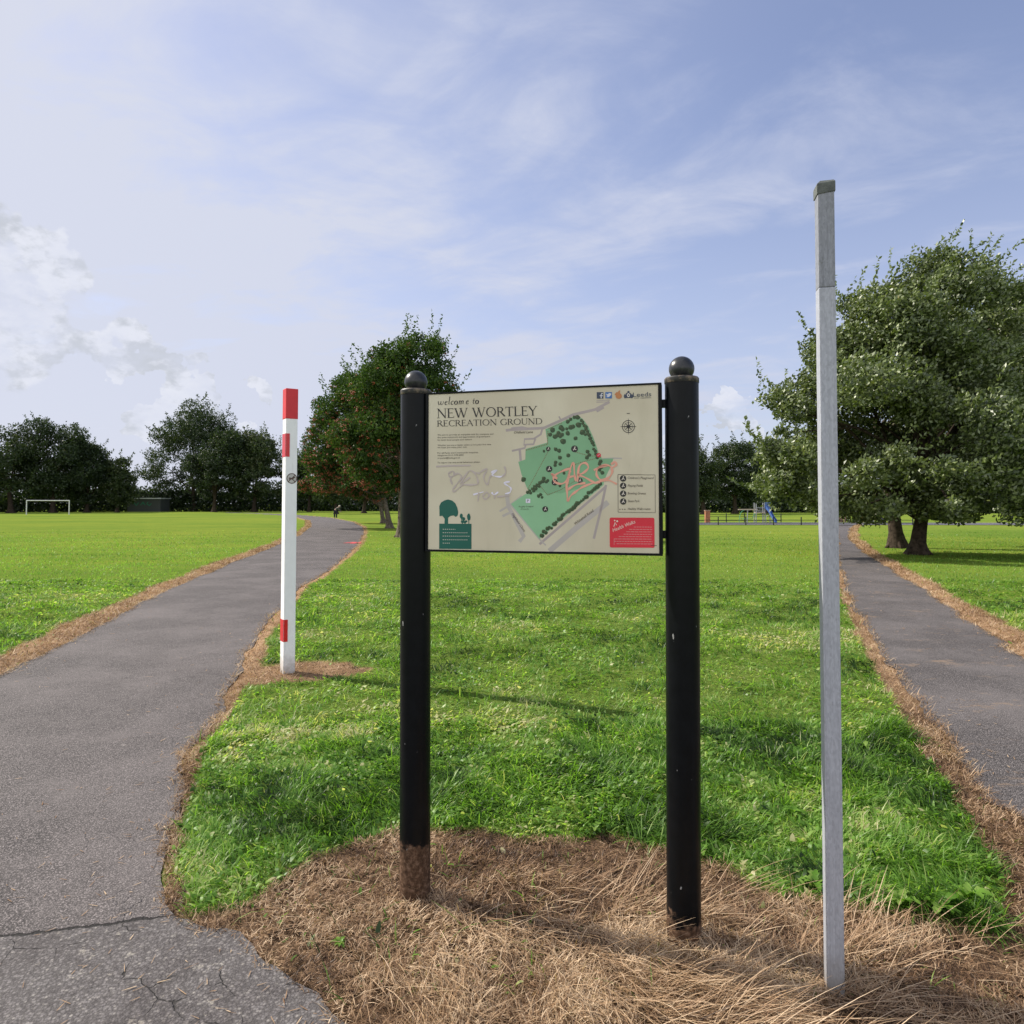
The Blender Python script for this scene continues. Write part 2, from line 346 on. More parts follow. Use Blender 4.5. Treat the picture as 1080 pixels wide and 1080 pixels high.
def tarmac(name, tint, old_line=None, worn=False):
    m_, t = mat(name); tcn = t.n('ShaderNodeTexCoord'); o = tcn.outputs['Object']
    v = t.n('ShaderNodeTexVoronoi', i0=o, Scale=150.0); vd = v.outputs['Distance']; vc = v.outputs['Color']
    v2 = t.n('ShaderNodeTexVoronoi', i0=o, Scale=75.0)
    big = t.noise(o, .8, 6, .65); mid = t.noise(o, 6, 6, .7)
    ssc = t.n('ShaderNodeSeparateColor', i0=vc).outputs[0]
    c = t.ramp(ssc, [(0, tuple(q*.50 for q in tint)), (.5, tint), (.86, tuple(q*1.35 for q in tint)), (1., tuple(min(1, q*2.2) for q in tint))])
    c = t.mix(t.ss(vd, .30, .62), c, tuple(q*.22 for q in tint))
    c = t.mix(t.m('MULTIPLY', t.ss(t.noise(o, 1.7, 5, .7, 1.0), .52, .62), .28), c, tuple(q*.72 for q in tint))
    c = t.mix(t.m('MULTIPLY', t.ss(big, .38, .66), .30), c, tuple(q*1.35 for q in tint))
    c = t.mix(t.m('MULTIPLY', t.ss(mid, .55, .75), .25), c, tuple(q*.55 for q in tint))
    if worn:        # scuffed patches where straw and grit are trodden into the surface
        c = t.mix(t.m('MULTIPLY', t.ss(t.noise(t.vm('MULTIPLY', o, (.8, 1.6, 1)), 1.6, 8, .82), .56, .64), .55), c, (.27, .19, .125))
        c = t.mix(t.m('MULTIPLY', t.ss(t.noise(t.vm('MULTIPLY', o, (.6, 1.8, 1)), 2.6, 8, .8, .5), .60, .66), .6), c, (.055, .048, .044))
    spots = t.ss(t.noise(o, 11, 3, .5), .72, .76)
    c = t.mix(t.m('MULTIPLY', spots, .5), c, (.34, .31, .28))
    hgt = t.m('ADD', t.m('MULTIPLY', t.m('SUBTRACT', 1.0, vd), .7), t.m('MULTIPLY', t.m('SUBTRACT', 1.0, v2.outputs['Distance']), .5))
    if old_line is not None:
        (x0, y0), (x1, y1) = old_line
        sp = t.n('ShaderNodeSeparateXYZ', i0=o); slope = (y1-y0)/(x1-x0)
        ln = t.m('ADD', t.m('MULTIPLY', t.m('SUBTRACT', sp.outputs[0], x0), slope), y0)
        wob = t.m('MULTIPLY', t.m('SUBTRACT', t.noise(o, 6, 6, .75), .5), .085)
        dd = t.m('ADD', t.m('SUBTRACT', ln, sp.outputs[1]), wob)            # > 0 on the old surface
        rightm = t.ss(sp.outputs[0], 0.4, 0.0)
        old = t.m('MULTIPLY', t.ss(dd, -.002, .004), rightm)
        # old, ravelled surface: pale stones, hairline cracks, light cement-like scabs
        ov = t.n('ShaderNodeTexVoronoi', i0=o, Scale=95.0)
        osc = t.n('ShaderNodeSeparateColor', i0=ov.outputs['Color']).outputs[1]
        oc = t.ramp(osc, [(0, (.095, .086, .085)), (.5, (.140, .128, .126)), (.88, (.185, .170, .165)), (1, (.26, .24, .22))])
        oc = t.mix(t.m('MULTIPLY', t.ss(ov.outputs['Distance'], .3, .6), .6), oc, (.045, .040, .038))
        scab = t.m('MULTIPLY', t.ss(t.noise(o, 9, 5, .7), .60, .66), t.ss(t.noise(o, 60, 4, .7), .42, .55))
        oc = t.mix(t.m('MULTIPLY', scab, .75), oc, (.36, .33, .28))
        wo = t.vm('ADD', o, t.vm('SCALE', t.n('ShaderNodeTexNoise', i0=o, Scale=5.0, Detail=4.0).outputs['Color'], scale=.16))
        hc = t.n('ShaderNodeTexVoronoi', _feature='DISTANCE_TO_EDGE', i0=wo, Scale=3.4)
        hair = t.m('MULTIPLY', t.ss(hc.outputs['Distance'], .009, .002), t.ss(t.noise(o, 3.5, 4, .7), .46, .56))
        oc = t.mix(t.ss(t.noise(o, 1.8, 6, .75), .42, .60), oc, t.vm('MULTIPLY', oc, (.72, .70, .70)))
        oc = t.mix(hair, oc, (.016, .014, .012))
        c = t.mix(old, c, oc)
        crack = t.m('MULTIPLY', t.ss(t.m('SUBTRACT', t.m('ABSOLUTE', dd), t.m('MULTIPLY', t.m('SUBTRACT', t.noise(o, 14, 4, .7), .45), .030)), .009, .003), rightm)
        c = t.mix(crack, c, (.010, .009, .008))
        hgt = t.m('SUBTRACT', hgt, t.m('MULTIPLY', crack, 4.0)); hgt = t.m('SUBTRACT', hgt, t.m('MULTIPLY', hair, 2.0))
    b = t.n('ShaderNodeBsdfPrincipled', Base__Color=c, Roughness=.82); b.inputs['Specular IOR Level'].default_value = .28
    bp = t.n('ShaderNodeBump', Strength=.75, Distance=.0035, Height=hgt); t.set(b, 'Normal', bp)
    t.n('ShaderNodeOutputMaterial', Surface=b); return m_
M_ground = ground_material()
M_tarL = tarmac('tarmac_worn', (.157, .138, .133), ((-2.019, 2.668), (-1.328, 2.824)))
M_tarR = tarmac('tarmac_old', (.163, .146, .140), None, True)
M_bark = simple('bark', (.050, .038, .028), .95, 0, .5, 9, 1.0, .1)
M_barkp = simple('bark_grey', (.125, .105, .080), .95, 0, .45, 9, 1.0, .1)

# ------------------------------------------------------------------ ground sheet (one fan that reaches the horizon)
def make_ground():
    rr = [0.0]; r = .35
    while r < 3200: rr.append(r); r *= 1.0 + min(.12, .012+.00035*r) if r < 400 else 1.12
    rr = np.array(rr[1:]); th = np.concatenate([np.linspace(-46, 46, 520), np.linspace(52, 308, 44)])
    T, RR = np.meshgrid(np.radians(th), rr); x = RR*np.sin(T); y = RR*np.cos(T)
    xf, yf = x.ravel(), y.ravel(); z = np.zeros_like(xf); dd = np.zeros_like(xf)
    nearm = np.hypot(xf, yf) < 150
    s_ = pathsd(xf[nearm], yf[nearm]); z[nearm] = ground_z(xf[nearm], yf[nearm], s_)
    dd[nearm] = np.where(np.hypot(xf[nearm], yf[nearm]) < 110, deadness(xf[nearm], yf[nearm]), 0)
    z[~nearm] = .02
    nr, nt = T.shape; i = np.arange(nr-1)[:, None]*nt; j = np.arange(nt)[None, :]; j2 = (j+1) % nt
    f = np.stack([i+j, i+nt+j, i+nt+j2, i+j2], -1).reshape(-1, 4)
    v = np.stack([xf, yf, z], 1)
    v = np.vstack([v, [[0, 0, z[0]]]]); dd = np.append(dd, 0)
    fc = np.stack([np.full(nt, len(v)-1), np.arange(nt), (np.arange(nt)+1) % nt], 1)
    g = npmesh('ground', v, [f, fc], M_ground, attrs={'dead': dd}, smooth=True)
    bm = bmesh.new(); bm.from_mesh(g.data); bmesh.ops.recalc_face_normals(bm, faces=bm.faces)
    if sum(f_.normal.z for f_ in list(bm.faces)[:50]) < 0: bmesh.ops.reverse_faces(bm, faces=bm.faces)
    bm.to_mesh(g.data); bm.free()
    tag(g, kind='structure')
make_ground()
def sheet(name, poly, z, m_):
    from mathutils.geometry import tessellate_polygon
    v3 = [Vector((p[0], p[1], 0)) for p in poly]
    tris = tessellate_polygon([v3])
    me = bpy.data.meshes.new(name); me.from_pydata([(p[0], p[1], z) for p in poly], [], [tuple(q) for q in tris])
    bm = bmesh.new(); bm.from_mesh(me); bmesh.ops.recalc_face_normals(bm, faces=bm.faces)
    for f_ in bm.faces:
        if f_.normal.z < 0: f_.normal_flip()
    bm.to_mesh(me); bm.free(); me.materials.append(m_)
    return tag(link(bpy.data.objects.new(name, me)), kind='structure')
sheet('path', PL, 0.0, M_tarL)
sheet('path', PR, -0.002, M_tarR)
M_tarP = tarmac('tarmac_play', (.17, .165, .18))
sheet('playground_path', [(14, 54.5), (24.5, 54.3), (60, 53), (60, 60), (34, 60.5), (24, 61.5), (14, 61.0)], 0.045, M_tarP)

# ------------------------------------------------------------------ near objects: the park notice board
A = Vector((-0.397, 2.965, 0)); B = Vector((0.634, 2.679, 0))
ang = math.atan2(B.y-A.y, B.x-A.x); LEN = (B-A).length
def post_paint(rh):
    m_, t = mat('black_post_paint'); o = t.n('ShaderNodeTexCoord').outputs['Object']
    sp = t.n('ShaderNodeSeparateXYZ', i0=o); z = sp.outputs[2]
    n1 = t.noise(o, 16, 6, .65); n2 = t.noise(o, 60, 5, .7)
    oi = t.n('ShaderNodeObjectInfo').outputs['Random']
    lift = t.m('SUBTRACT', .155, t.m('MULTIPLY', n1, .0))
    low = t.ss(t.m('ADD', z, t.m('MULTIPLY', t.m('SUBTRACT', n1, .5), -.30)), rh, rh-.04)
    rust = t.ramp(n2, [(.3, (.035, .020, .013)), (.5, (.085, .048, .028)), (.72, (.22, .14, .095))])
    paint = t.ramp(n1, [(.3, (.0025, .0032, .004)), (.7, (.005, .006, .0075))])
    ch = t.m('MULTIPLY', t.ss(t.noise(t.vm('MULTIPLY', o, (1, 1, .45)), 42, 3, .5), .735, .75), .8)
    paint = t.mix(ch, paint, (.33, .33, .32))
    c = t.mix(low, paint, rust)
    r = t.m('ADD', .33, t.m('MULTIPLY', low, .5))
    b = t.n('ShaderNodeBsdfPrincipled', Base__Color=c, Roughness=r); b.inputs['Specular IOR Level'].default_value = .16
    bp = t.n('ShaderNodeBump', Strength=.25, Distance=.003, Height=t.m('ADD', t.m('MULTIPLY', n1, .6), t.m('MULTIPLY', low, -.7))); t.set(b, 'Normal', bp)
    t.n('ShaderNodeOutputMaterial', Surface=b); return m_
M_posts = [post_paint(.235), post_paint(.105)]
def worn_metal(name, dark, bare, lo, hi, rough=.45, metal=.0):
    m_, t = mat(name); o = t.n('ShaderNodeTexCoord').outputs['Object']
    n = t.noise(o, 22, 6, .7)
    c = t.mix(t.ss(n, lo, hi), dark, bare)
    b = t.n('ShaderNodeBsdfPrincipled', Base__Color=c, Roughness=rough, Metallic=metal)
    t.set(b, 'Normal', t.n('ShaderNodeBump', Strength=.2, Distance=.002, Height=n))
    t.n('ShaderNodeOutputMaterial', Surface=b); return m_
M_ball = worn_metal('ball_finial_paint', (.012, .014, .017), (.045, .046, .045), .45, .68, .34)
M_ring = worn_metal('worn_collar', (.030, .030, .029), (.20, .155, .11), .46, .68, .45, .3)
M_black = simple('black_frame', (.004, .005, .006), .45, 0, .2, 20, 0, .15)
sign = thing('park_sign', 'park map notice board reading New Wortley Recreation Ground, held between two black round posts', 'notice board', (A.x, A.y, 0), ang)
def sign_post(x, lean):
    mb = MB(); r = .0625
    mb.lathe([(r*.98, -.25), (r, 0), (r, 2.058), (r+.0015, 2.0585), (r+.0015, 2.059)], 48)
    p = mb.build('post', M_posts[int(x > .5)], sign, True); p.location = (x, 0, 0); p.rotation_euler = (0, lean, 0)
    c = MB().lathe([(r+.0005, 2.056), (r+.0018, 2.058), (r+.0018, 2.074), (r-.002, 2.079), (.034, 2.082), (.02, 2.082)], 48)
    c.build('collar', M_ring, p, True)
    zc, br = 2.1125, .0475
    prof = [(.030, 2.080), (.026, 2.083)]+[(br*math.cos(a), zc+br*math.sin(a)) for a in np.linspace(-.95, math.pi/2-.001, 22)]
    MB().lathe(prof, 48).build('ball_finial', M_ball, p, True)
    return p
sign_post(0, -.003); sign_post(LEN, .004)
PX0, PX1, PZ0, PZ1, PY = .0655, .9930, 1.4165, 2.0515, -.034     # printed face extents in the sign's own frame
M_panel, t = mat('printed_panel')
o = t.n('ShaderNodeTexCoord').outputs['Object']
sp = t.n('ShaderNodeSeparateXYZ', i0=o)
n1 = t.noise(o, 2.2, 3, .5)
c = t.mix(t.ss(n1, .35, .65), (.57, .515, .375), (.66, .615, .465))
c = t.mix(t.m('MULTIPLY', t.ss(t.noise(o, 45, 5, .7), .60, .8), .22), c, (.30, .27, .22))
c = t.mix(t.m('MULTIPLY', t.ss(t.noise(t.vm('MULTIPLY', o, (1, 1, .25)), 9, 6, .7), .48, .75), .25), c, (.42, .39, .27))
t.n('ShaderNodeOutputMaterial', Surface=t.n('ShaderNodeBsdfPrincipled', Base__Color=c, Roughness=.42))
mb = MB(); mb.box(((PX0+PX1)/2, PY+.008, (PZ0+PZ1)/2), (PX1-PX0, .016, PZ1-PZ0))
panel = mb.build('panel', M_panel, sign)
mb = MB()
mb.box(((PX0+PX1)/2, PY+.009, PZ1+.0035), (PX1-PX0+.024, .024, .007)); mb.box(((PX0+PX1)/2, PY+.009, PZ0-.0045), (PX1-PX0+.024, .024, .009))
mb.box((PX0-.006, PY+.009, (PZ0+PZ1)/2), (.012, .024, PZ1-PZ0)); mb.box((PX1+.0065, PY+.009, (PZ0+PZ1)/2), (.013, .024, PZ1-PZ0))
mb.build('frame', M_black, sign)
for zc in (PZ0+.07, PZ1-.07):
    MB().box((.045, -.008, zc), (.05, .022, .03)).build('bracket', M_black, sign); MB().box((LEN-.05, -.008, zc), (.06, .022, .03)).build('bracket', M_black, sign)

# sheet coordinates of the artwork (units are 1/940 of its width, y down) to the panel face
def P(cx, cy, layer):
    u = (cx-60)/940.; top = 97-40*u; bot = 738+10*u
    v = (bot-cy)/(bot-top); zl, zr = 2.93, 2.67
    s_ = u*zl/(zr+u*(zl-zr))
    return (PX0+s_*(PX1-PX0), PY-.0003*layer, PZ0+v*(PZ1-PZ0))
class Ink:
    def __init__(s, layer): s.v = []; s.f = []; s.l = layer; s.k = 0; s.m = []
    def poly(s, pts, mi=0):
        from mathutils.geometry import tessellate_polygon
        s.k += 1; L = s.l+.004*s.k*.25
        o_ = len(s.v); s.v += [P(x, y, L) for x, y in pts]
        for q in tessellate_polygon([[Vector((x, y, 0)) for x, y in pts]]): s.f.append(tuple(i+o_ for i in q)); s.m.append(mi)
    def line(s, pts, wd, mi=0):
        s.k += 1; L = s.l+.004*s.k*.25; o_ = len(s.v); n = len(pts)
        if not hasattr(wd, '__len__'): wd = [wd]*n
        for i, (x, y) in enumerate(pts):
            x0, y0 = pts[max(i-1, 0)]; x1, y1 = pts[min(i+1, n-1)]; dx, dy = x1-x0, y1-y0; L_ = math.hypot(dx, dy) or 1
            nx, ny = -dy/L_*wd[i]/2, dx/L_*wd[i]/2
            s.v += [P(x+nx, y+ny, L), P(x-nx, y-ny, L)]
        for i in range(n-1): s.f.append((o_+2*i, o_+2*i+1, o_+2*i+3, o_+2*i+2)); s.m.append(mi)
    def disc(s, x, y, r, mi=0, n=14, ry=None, jag=0):
        s.poly([(x+(r+random.uniform(-jag, jag))*math.cos(2*math.pi*k/n), y+((ry or r)+random.uniform(-jag, jag))*math.sin(2*math.pi*k/n)) for k in range(n)], mi)
    def ring(s, x, y, r, wd, mi=0): s.line([(x+r*math.cos(a), y+r*math.sin(a)) for a in np.linspace(0, 2*math.pi, 25)], wd, mi)
    def rect(s, x0, y0, x1, y1, mi=0): s.poly([(x0, y0), (x1, y0), (x1, y1), (x0, y1)], mi)
    def dashes(s, pts, wd, dash, gap, mi=0):
        for (x0, y0), (x1, y1) in zip(pts[:-1], pts[1:]):
            L_ = math.hypot(x1-x0, y1-y0); a = 0
            while a < L_:
                b_ = min(a+dash, L_); s.line([(x0+(x1-x0)*a/L_, y0+(y1-y0)*a/L_), (x0+(x1-x0)*b_/L_, y0+(y1-y0)*b_/L_)], wd, mi); a += dash+gap
    def text(s, body, x0, y0, x1, y1, h, mi=0, shear=0.):
        """built-in font, baseline from (x0,y0) to (x1,y1), cap height h"""
        cu = bpy.data.curves.new('t', 'FONT'); cu.body = body; cu.size = 1; cu.shear = shear; cu.resolution_u = 2
        ob = bpy.data.objects.new('t', cu); COL.objects.link(ob)
        dg = bpy.context.evaluated_depsgraph_get(); dg.update(); me = bpy.data.meshes.new_from_object(ob.evaluated_get(dg))
        vs = [v_.co.copy() for v_ in me.vertices]; fs = [tuple(p.vertices) for p in me.polygons]
        bpy.data.objects.remove(ob); bpy.data.curves.remove(cu); bpy.data.meshes.remove(me)
        if not vs: return
        mx = max(v_.x for v_ in vs); mn = min(v_.x for v_ in vs)
        dx, dy = x1-x0, y1-y0; L_ = math.hypot(dx, dy); sx = L_/(mx-mn); sy = h/.70
        ux, uy = dx/L_, dy/L_; s.k += 1; L = s.l+.004*s.k*.25; o_ = len(s.v)
        for v_ in vs:
            a = (v_.x-mn)*sx; b_ = v_.y*sy; s.v.append(P(x0+ux*a+uy*b_, y0+uy*a-ux*b_, L))
        for f_ in fs: s.f.append(tuple(i+o_ for i in f_)); s.m.append(mi)
    def build(s, name, mats_):
        me = bpy.data.meshes.new(name); me.from_pydata(s.v, [], s.f)
        for m_ in mats_: me.materials.append(m_)
        me.polygons.foreach_set('material_index', s.m)
        bm = bmesh.new(); bm.from_mesh(me)
        for f_ in bm.faces:
            f_.normal_update()
            if f_.normal.y > 0: f_.normal_flip()
        bm.to_mesh(me); bm.free()
        return link(bpy.data.objects.new(name, me), panel)
def ink(name, col, rough=.42): return simple(name, col, rough, 0, .06, 6)
I_blk = ink('ink_black', (.018, .016, .016)); I_gry = ink('ink_road_grey', (.40, .345, .33)); I_gry2 = ink('ink_main_road', (.46, .425, .39))
I_grn = ink('ink_park_green', (.200, .415, .225)); I_grn2 = ink('ink_field_green', (.255, .500, .280)); I_tree = ink('ink_tree_green', (.030, .065, .022)); I_tree2 = ink('ink_tree_light', (.075, .11, .04))
I_teal = ink('ink_dark_teal', (.002, .105, .075)); I_red = ink('ink_red', (.66, .018, .040)); I_pale = ink('ink_pale', (.74, .68, .58)); I_dot = ink('ink_dotted_walk', (.19, .10, .04))
I_white = ink('ink_white', (.62, .62, .66)); I_blue = ink('ink_blue', (.045, .15, .40)); I_orng = ink('ink_orange', (.50, .20, .065)); I_txt = ink('ink_small_text', (.06, .04, .035)); I_navy = ink('ink_navy', (.035, .05, .085)); I_pink = ink('spray_pink', (.78, .37, .27), .5); I_mauve = ink('spray_mauve', (.50, .43, .40), .5); I_lav = ink('spray_silver', (.74, .71, .82), .5); I_pinkred = ink('ink_pink_lines', (.60, .20, .20))

# serif capitals, strokes on a unit grid: (points, widths)
TH, TN = .115, .048
def arc(cx, cy, rx, ry, a0, a1, n=14): return [(cx+rx*math.cos(R(a)), cy+ry*math.sin(R(a))) for a in np.linspace(a0, a1, n)]
def bowlw(pts, cx, cy, rx): return [TN+(TH-TN)*min(1, abs((x-cx)/rx))**1.5 for x, y in pts]
def st(*p, w=TH): return (list(p), [w]*len(p))
def serif(x, y, wd=.11): return st((x-wd, y), (x+wd, y), w=.035)
def bowl(cx, cy, rx, ry, a0, a1): p = arc(cx, cy, rx, ry, a0, a1); return (p, bowlw(p, cx, cy, rx))
GL = {
 'N': (.86, [st((.14, .02), (.14, .98), w=TN), st((.13, .98), (.72, .02)), st((.72, .0), (.72, .98), w=TN), serif(.12, .018), serif(.10, .982, .09), serif(.72, .982)]),
 'E': (.62, [st((.14, .0), (.14, 1)), st((.14, .975), (.52, .975), w=.05), st((.14, .52), (.44, .52), w=.045), st((.14, .025), (.56, .025), w=.05), serif(.12, .018, .09), serif(.12, .982, .09), st((.52, .99), (.52, .84), w=.035), st((.44, .60), (.44, .43), w=.035), st((.57, .01), (.58, .19), w=.035)]),
 'W': (1.16, [st((.10, .98), (.36, .0)), st((.36, .0), (.60, .94), w=TN), st((.54, .98), (.80, .0)), st((.80, .0), (1.05, .98), w=TN), serif(.10, .982), serif(.55, .982), serif(1.05, .982, .09)]),
 'O': (.90, [bowl(.45, .5, .37, .49, 0, 360)]),
 'R': (.74, [st((.15, .0), (.15, 1)), bowl(.28, .74, .25, .24, 90, -90), st((.13, .98), (.28, .98), w=.045), st((.15, .50), (.28, .50), w=.045), st((.34, .50), (.70, .01)), serif(.14, .018), serif(.12, .982, .09), serif(.70, .018, .06)]),
 'T': (.72, [st((.36, .0), (.36, .98)), st((.04, .97), (.68, .97), w=.05), serif(.36, .018), st((.045, .99), (.03, .82), w=.035), st((.675, .99), (.69, .82), w=.035)]),
 'L': (.62, [st((.15, .0), (.15, 1)), st((.12, .025), (.56, .025), w=.05), serif(.14, .982), serif(.12, .018, .09), st((.57, .01), (.59, .20), w=.035)]),
 'Y': (.76, [st((.08, .98), (.38, .46)), st((.38, .46), (.68, .98), w=TN), st((.38, .0), (.38, .48)), serif(.08, .982), serif(.68, .982, .09), serif(.38, .018)]),
 'C': (.78, [bowl(.47, .5, .37, .49, 48, 312), st((.73, .95), (.74, .74), w=.035)]),
 'A': (.80, [st((.10, .0), (.40, 1), w=TN), st((.38, 1), (.72, .0)), st((.21, .34), (.58, .34), w=TN), serif(.09, .018, .10), serif(.71, .018)]),
 'I': (.34, [st((.17, .0), (.17, 1)), serif(.17, .018), serif(.17, .982)]),
 'G': (.86, [bowl(.47, .5, .37, .49, 48, 318), st((.74, .40), (.74, .08)), serif(.74, .41, .10), st((.73, .95), (.74, .74), w=.035)]),
 'U': (.82, [([(.15, .98), (.15, .35), (.18, .18), (.27, .05), (.42, .01), (.56, .06), (.66, .2), (.68, .35), (.68, .98)], [TH, TH, TH*.9, .07, TN, TN, TN, TN, TN]), serif(.15, .982), serif(.68, .982, .09)]),
 'D': (.88, [st((.15, .0), (.15, 1)), bowl(.36, .5, .42, .475, 90, -90), st((.12, .976), (.38, .976), w=.045), st((.12, .024), (.38, .024), w=.045), serif(.12, .018, .08), serif(.12, .982, .08)]),
 'w': (.78, [([(.05, .42), (.13, .46), (.14, .2), (.20, .02), (.34, .10), (.42, .40)], [.03, .07, .07, .06, .04, .05]), ([(.42, .46), (.40, .2), (.47, .02), (.60, .08), (.68, .28), (.66, .46)], [.07, .07, .06, .04, .04, .05])]),
 'e': (.42, [([(.08, .22), (.22, .26), (.33, .36), (.28, .46), (.16, .42), (.08, .24), (.12, .05), (.22, .0), (.36, .10)], [.03, .03, .05, .04, .05, .08, .07, .05, .03])]),
 'l': (.26, [([(.06, .92), (.15, .98), (.10, .30), (.10, .06), (.22, .06)], [.03, .07, .07, .06, .03])]),
 'c': (.40, [([(.34, .40), (.24, .46), (.12, .36), (.07, .2), (.12, .04), (.22, .0), (.35, .10)], [.06, .04, .06, .08, .07, .05, .03])]),
 'o': (.46, [bowl(.22, .22, .16, .22, 0, 360)]),
 'm': (.80, [([(.05, .40), (.14, .46), (.11, .0)], [.03, .07, .07]), ([(.12, .25), (.26, .46), (.34, .42), (.31, .0)], [.03, .05, .07, .07]), ([(.32, .25), (.48, .46), (.56, .42), (.53, .06), (.64, .06)], [.03, .05, .07, .07, .03])]),
 't': (.30, [([(.16, .66), (.11, .20), (.13, .03), (.25, .06)], [.05, .07, .06, .03]), st((.02, .44), (.27, .44), w=.035)]),
 ' ': (.34, []),
}
def serif_text(ik, body, x0, y0, x1, y1, h, mi=0, shear=0., bold=1.18):
    tot = sum(GL[c_][0] for c_ in body); L_ = math.hypot(x1-x0, y1-y0); sc = L_/tot; a = 0
    ux, uy = (x1-x0)/L_, (y1-y0)/L_
    for c_ in body:
        wd, strokes = GL[c_]
        for pts, ws in strokes:
            q = [((a+px_+shear*py_*h/sc)*sc, py_*h) for px_, py_ in pts]
            ik.line([(x0+ux*p+uy*r_, y0+uy*p-ux*r_) for p, r_ in q], [v_*h*bold for v_ in ws], mi)
        a += wd
# roads + park area
ik = Ink(1)
for pts, wd, mi in [([(375, 246), (400, 243), (530, 236), (600, 205), (650, 181), (740, 160), (772, 143), (800, 128)], 11, 0), ([(398, 238), (440, 234), (470, 240)], 10, 0), ([(745, 165), (775, 148)], 16, 0), ([(592, 188), (603, 207)], 6, 0),
                   ([(524, 240), (518, 262), (490, 280), (452, 282), (449, 305), (488, 303), (496, 280)], 8, 0), ([(400, 331), (452, 319), (456, 306)], 8, 0), ([(432, 326), (436, 372)], 10, 0),
                   ([(379, 508), (386, 560), (415, 615), (448, 682), (430, 704)], 16, 1), ([(350, 580), (395, 552), (440, 517)], 8, 1), ([(362, 600), (392, 585)], 10, 1), ([(765, 363), (815, 360), (850, 361)], 6, 1),
                   ([(512, 714), (640, 602), (782, 478)], 10, 0), ([(393, 551), (515, 697), (538, 718)], 6, 1), ([(552, 742), (660, 648), (792, 540)], 22, 1), ([(784, 470), (765, 560), (733, 690)], 10, 0), ([(746, 124), (802, 121)], 3, 0), ([(746, 130), (800, 128)], 3, 0)]:
    ik.line(pts, wd, mi)
ik.build('road_map', [I_gry, I_gry2])
ik = Ink(2)
ik.poly([(537, 241), (600, 213), (662, 184), (690, 198), (712, 228), (733, 275), (748, 318), (756, 347), (768, 362), (815, 361), (803, 395), (786, 430), (776, 455), (600, 505), (470, 500), (460, 480), (440, 430), (426, 376), (455, 366), (456, 323), (545, 296)], 0)
ik.poly([(470, 500), (600, 505), (776, 455), (774, 470), (640, 580), (512, 692), (396, 550), (445, 515)], 1)
ik.poly([(512, 480), (560, 470), (612, 448), (628, 482), (548, 514)], 0)
ik.dashes([(458, 328), (546, 303), (547, 250)], 4, 4, 3, 2); ik.dashes([(465, 488), (552, 326)], 3, 4, 3, 2); ik.dashes([(600, 412), (680, 378), (765, 355)], 3, 4, 3, 2); ik.dashes([(518, 478), (545, 512), (600, 490), (660, 452)], 3, 4, 3, 2); ik.dashes([(605, 215), (550, 240)], 3, 4, 3, 2); ik.dashes([(660, 335), (720, 352), (755, 350)], 3, 4, 3, 2)
ik.build('park_area', [I_grn, I_grn2, I_dot])
# map trees
ik = Ink(3); rr_ = random.Random(3)
mt = [(565, 243, 12), (556, 262, 9), (575, 270, 10), (600, 233, 12), (607, 240, 10), (590, 255, 9), (585, 265, 9), (598, 268, 9), (605, 262, 9), (608, 290, 13), (628, 208, 9), (640, 198, 8), (655, 190, 8), (668, 190, 11), (628, 256, 10), (640, 232, 11), (650, 228, 9), (624, 238, 7), (688, 252, 13), (700, 262, 7), (660, 277, 9), (672, 222, 13), (595, 357, 9), (578, 322, 9), (592, 328, 9), (629, 348, 9), (708, 332, 9), (715, 345, 9), (706, 356, 9), (578, 376, 8), (576, 388, 8), (597, 383, 8), (447, 447, 11), (530, 330, 6), (508, 515, 8), (517, 508, 7), (522, 520, 6), (546, 322, 9), (762, 372, 9), (757, 382, 8), (765, 395, 8), (757, 405, 9), (768, 418, 9), (612, 420, 7), (595, 472, 7)]
mt += [(685+62*q+rr_.uniform(-3, 3), 203+150*q**1.25+rr_.uniform(-3, 3), rr_.uniform(6, 9)) for q in np.linspace(0, 1, 17)]
mt += [(520+240*q+rr_.uniform(-2, 2), 672-205*q+rr_.uniform(-7, 7), rr_.uniform(6, 10)) for q in np.linspace(0, 1, 32)]
mt += [(465+78*q+rr_.uniform(-3, 3), 505-62*q+rr_.uniform(-9, 9), rr_.uniform(6, 9)) for q in np.linspace(0, 1, 15)]
for x, y, r_ in mt:
    ik.disc(x+1, y+2, r_*.95, 0, 9, None, r_*.14); ik.disc(x-r_*.3, y-r_*.3, r_*.42, 1, 7, None, r_*.1)
ik.build('map_trees', [I_tree, I_tree2])
# lettering
ik = Ink(4)
serif_text(ik, 'welcome to', 94, 141, 266, 135, 34, 0, .12, 1.25)
serif_text(ik, 'NEW WORTLEY', 94, 195, 504, 184, 39, 0)
serif_text(ik, 'RECREATION GROUND', 94, 230, 526, 220, 25, 0)
ik.build('title_lettering', [I_blk])
ik = Ink(4)
for y, wd, s_ in [(268, 227, 'We aim to provide an enjoyable visit for everyone and'), (278, 214, 'the quiet enjoyment and appreciation of greenspace'), (289, 140, 'for both local people and visitors'),
                  (311, 218, 'Whether you are a regular visitor or it is your first time'), (320, 120, 'we hope you enjoy your visit.'), (343, 165, 'For all Parks and Countryside enquiries'), (353, 106, 'telephone 0113 378 6002'), (364, 92, 'or parks@leeds.gov.uk'), (383, 172, 'To report any anti-social behaviour please')]:
    ik.text(s_, 97, y, 97+wd, y-wd*.02, 6.2, 0)
ik.line([(92, 396), (150, 393), (232, 391)], 7, 1)
ik.build('body_text', [I_txt, I_mauve]); ik = Ink(4)
ik.text('Oldfield Lane', 409, 259, 486, 257, 10, 0, .2); ik.text('Whitehall Road', 659, 634, 735, 577, 11, 0, .2); ik.text('Highfield Close', 398, 591, 449, 664, 10, 0, .2)
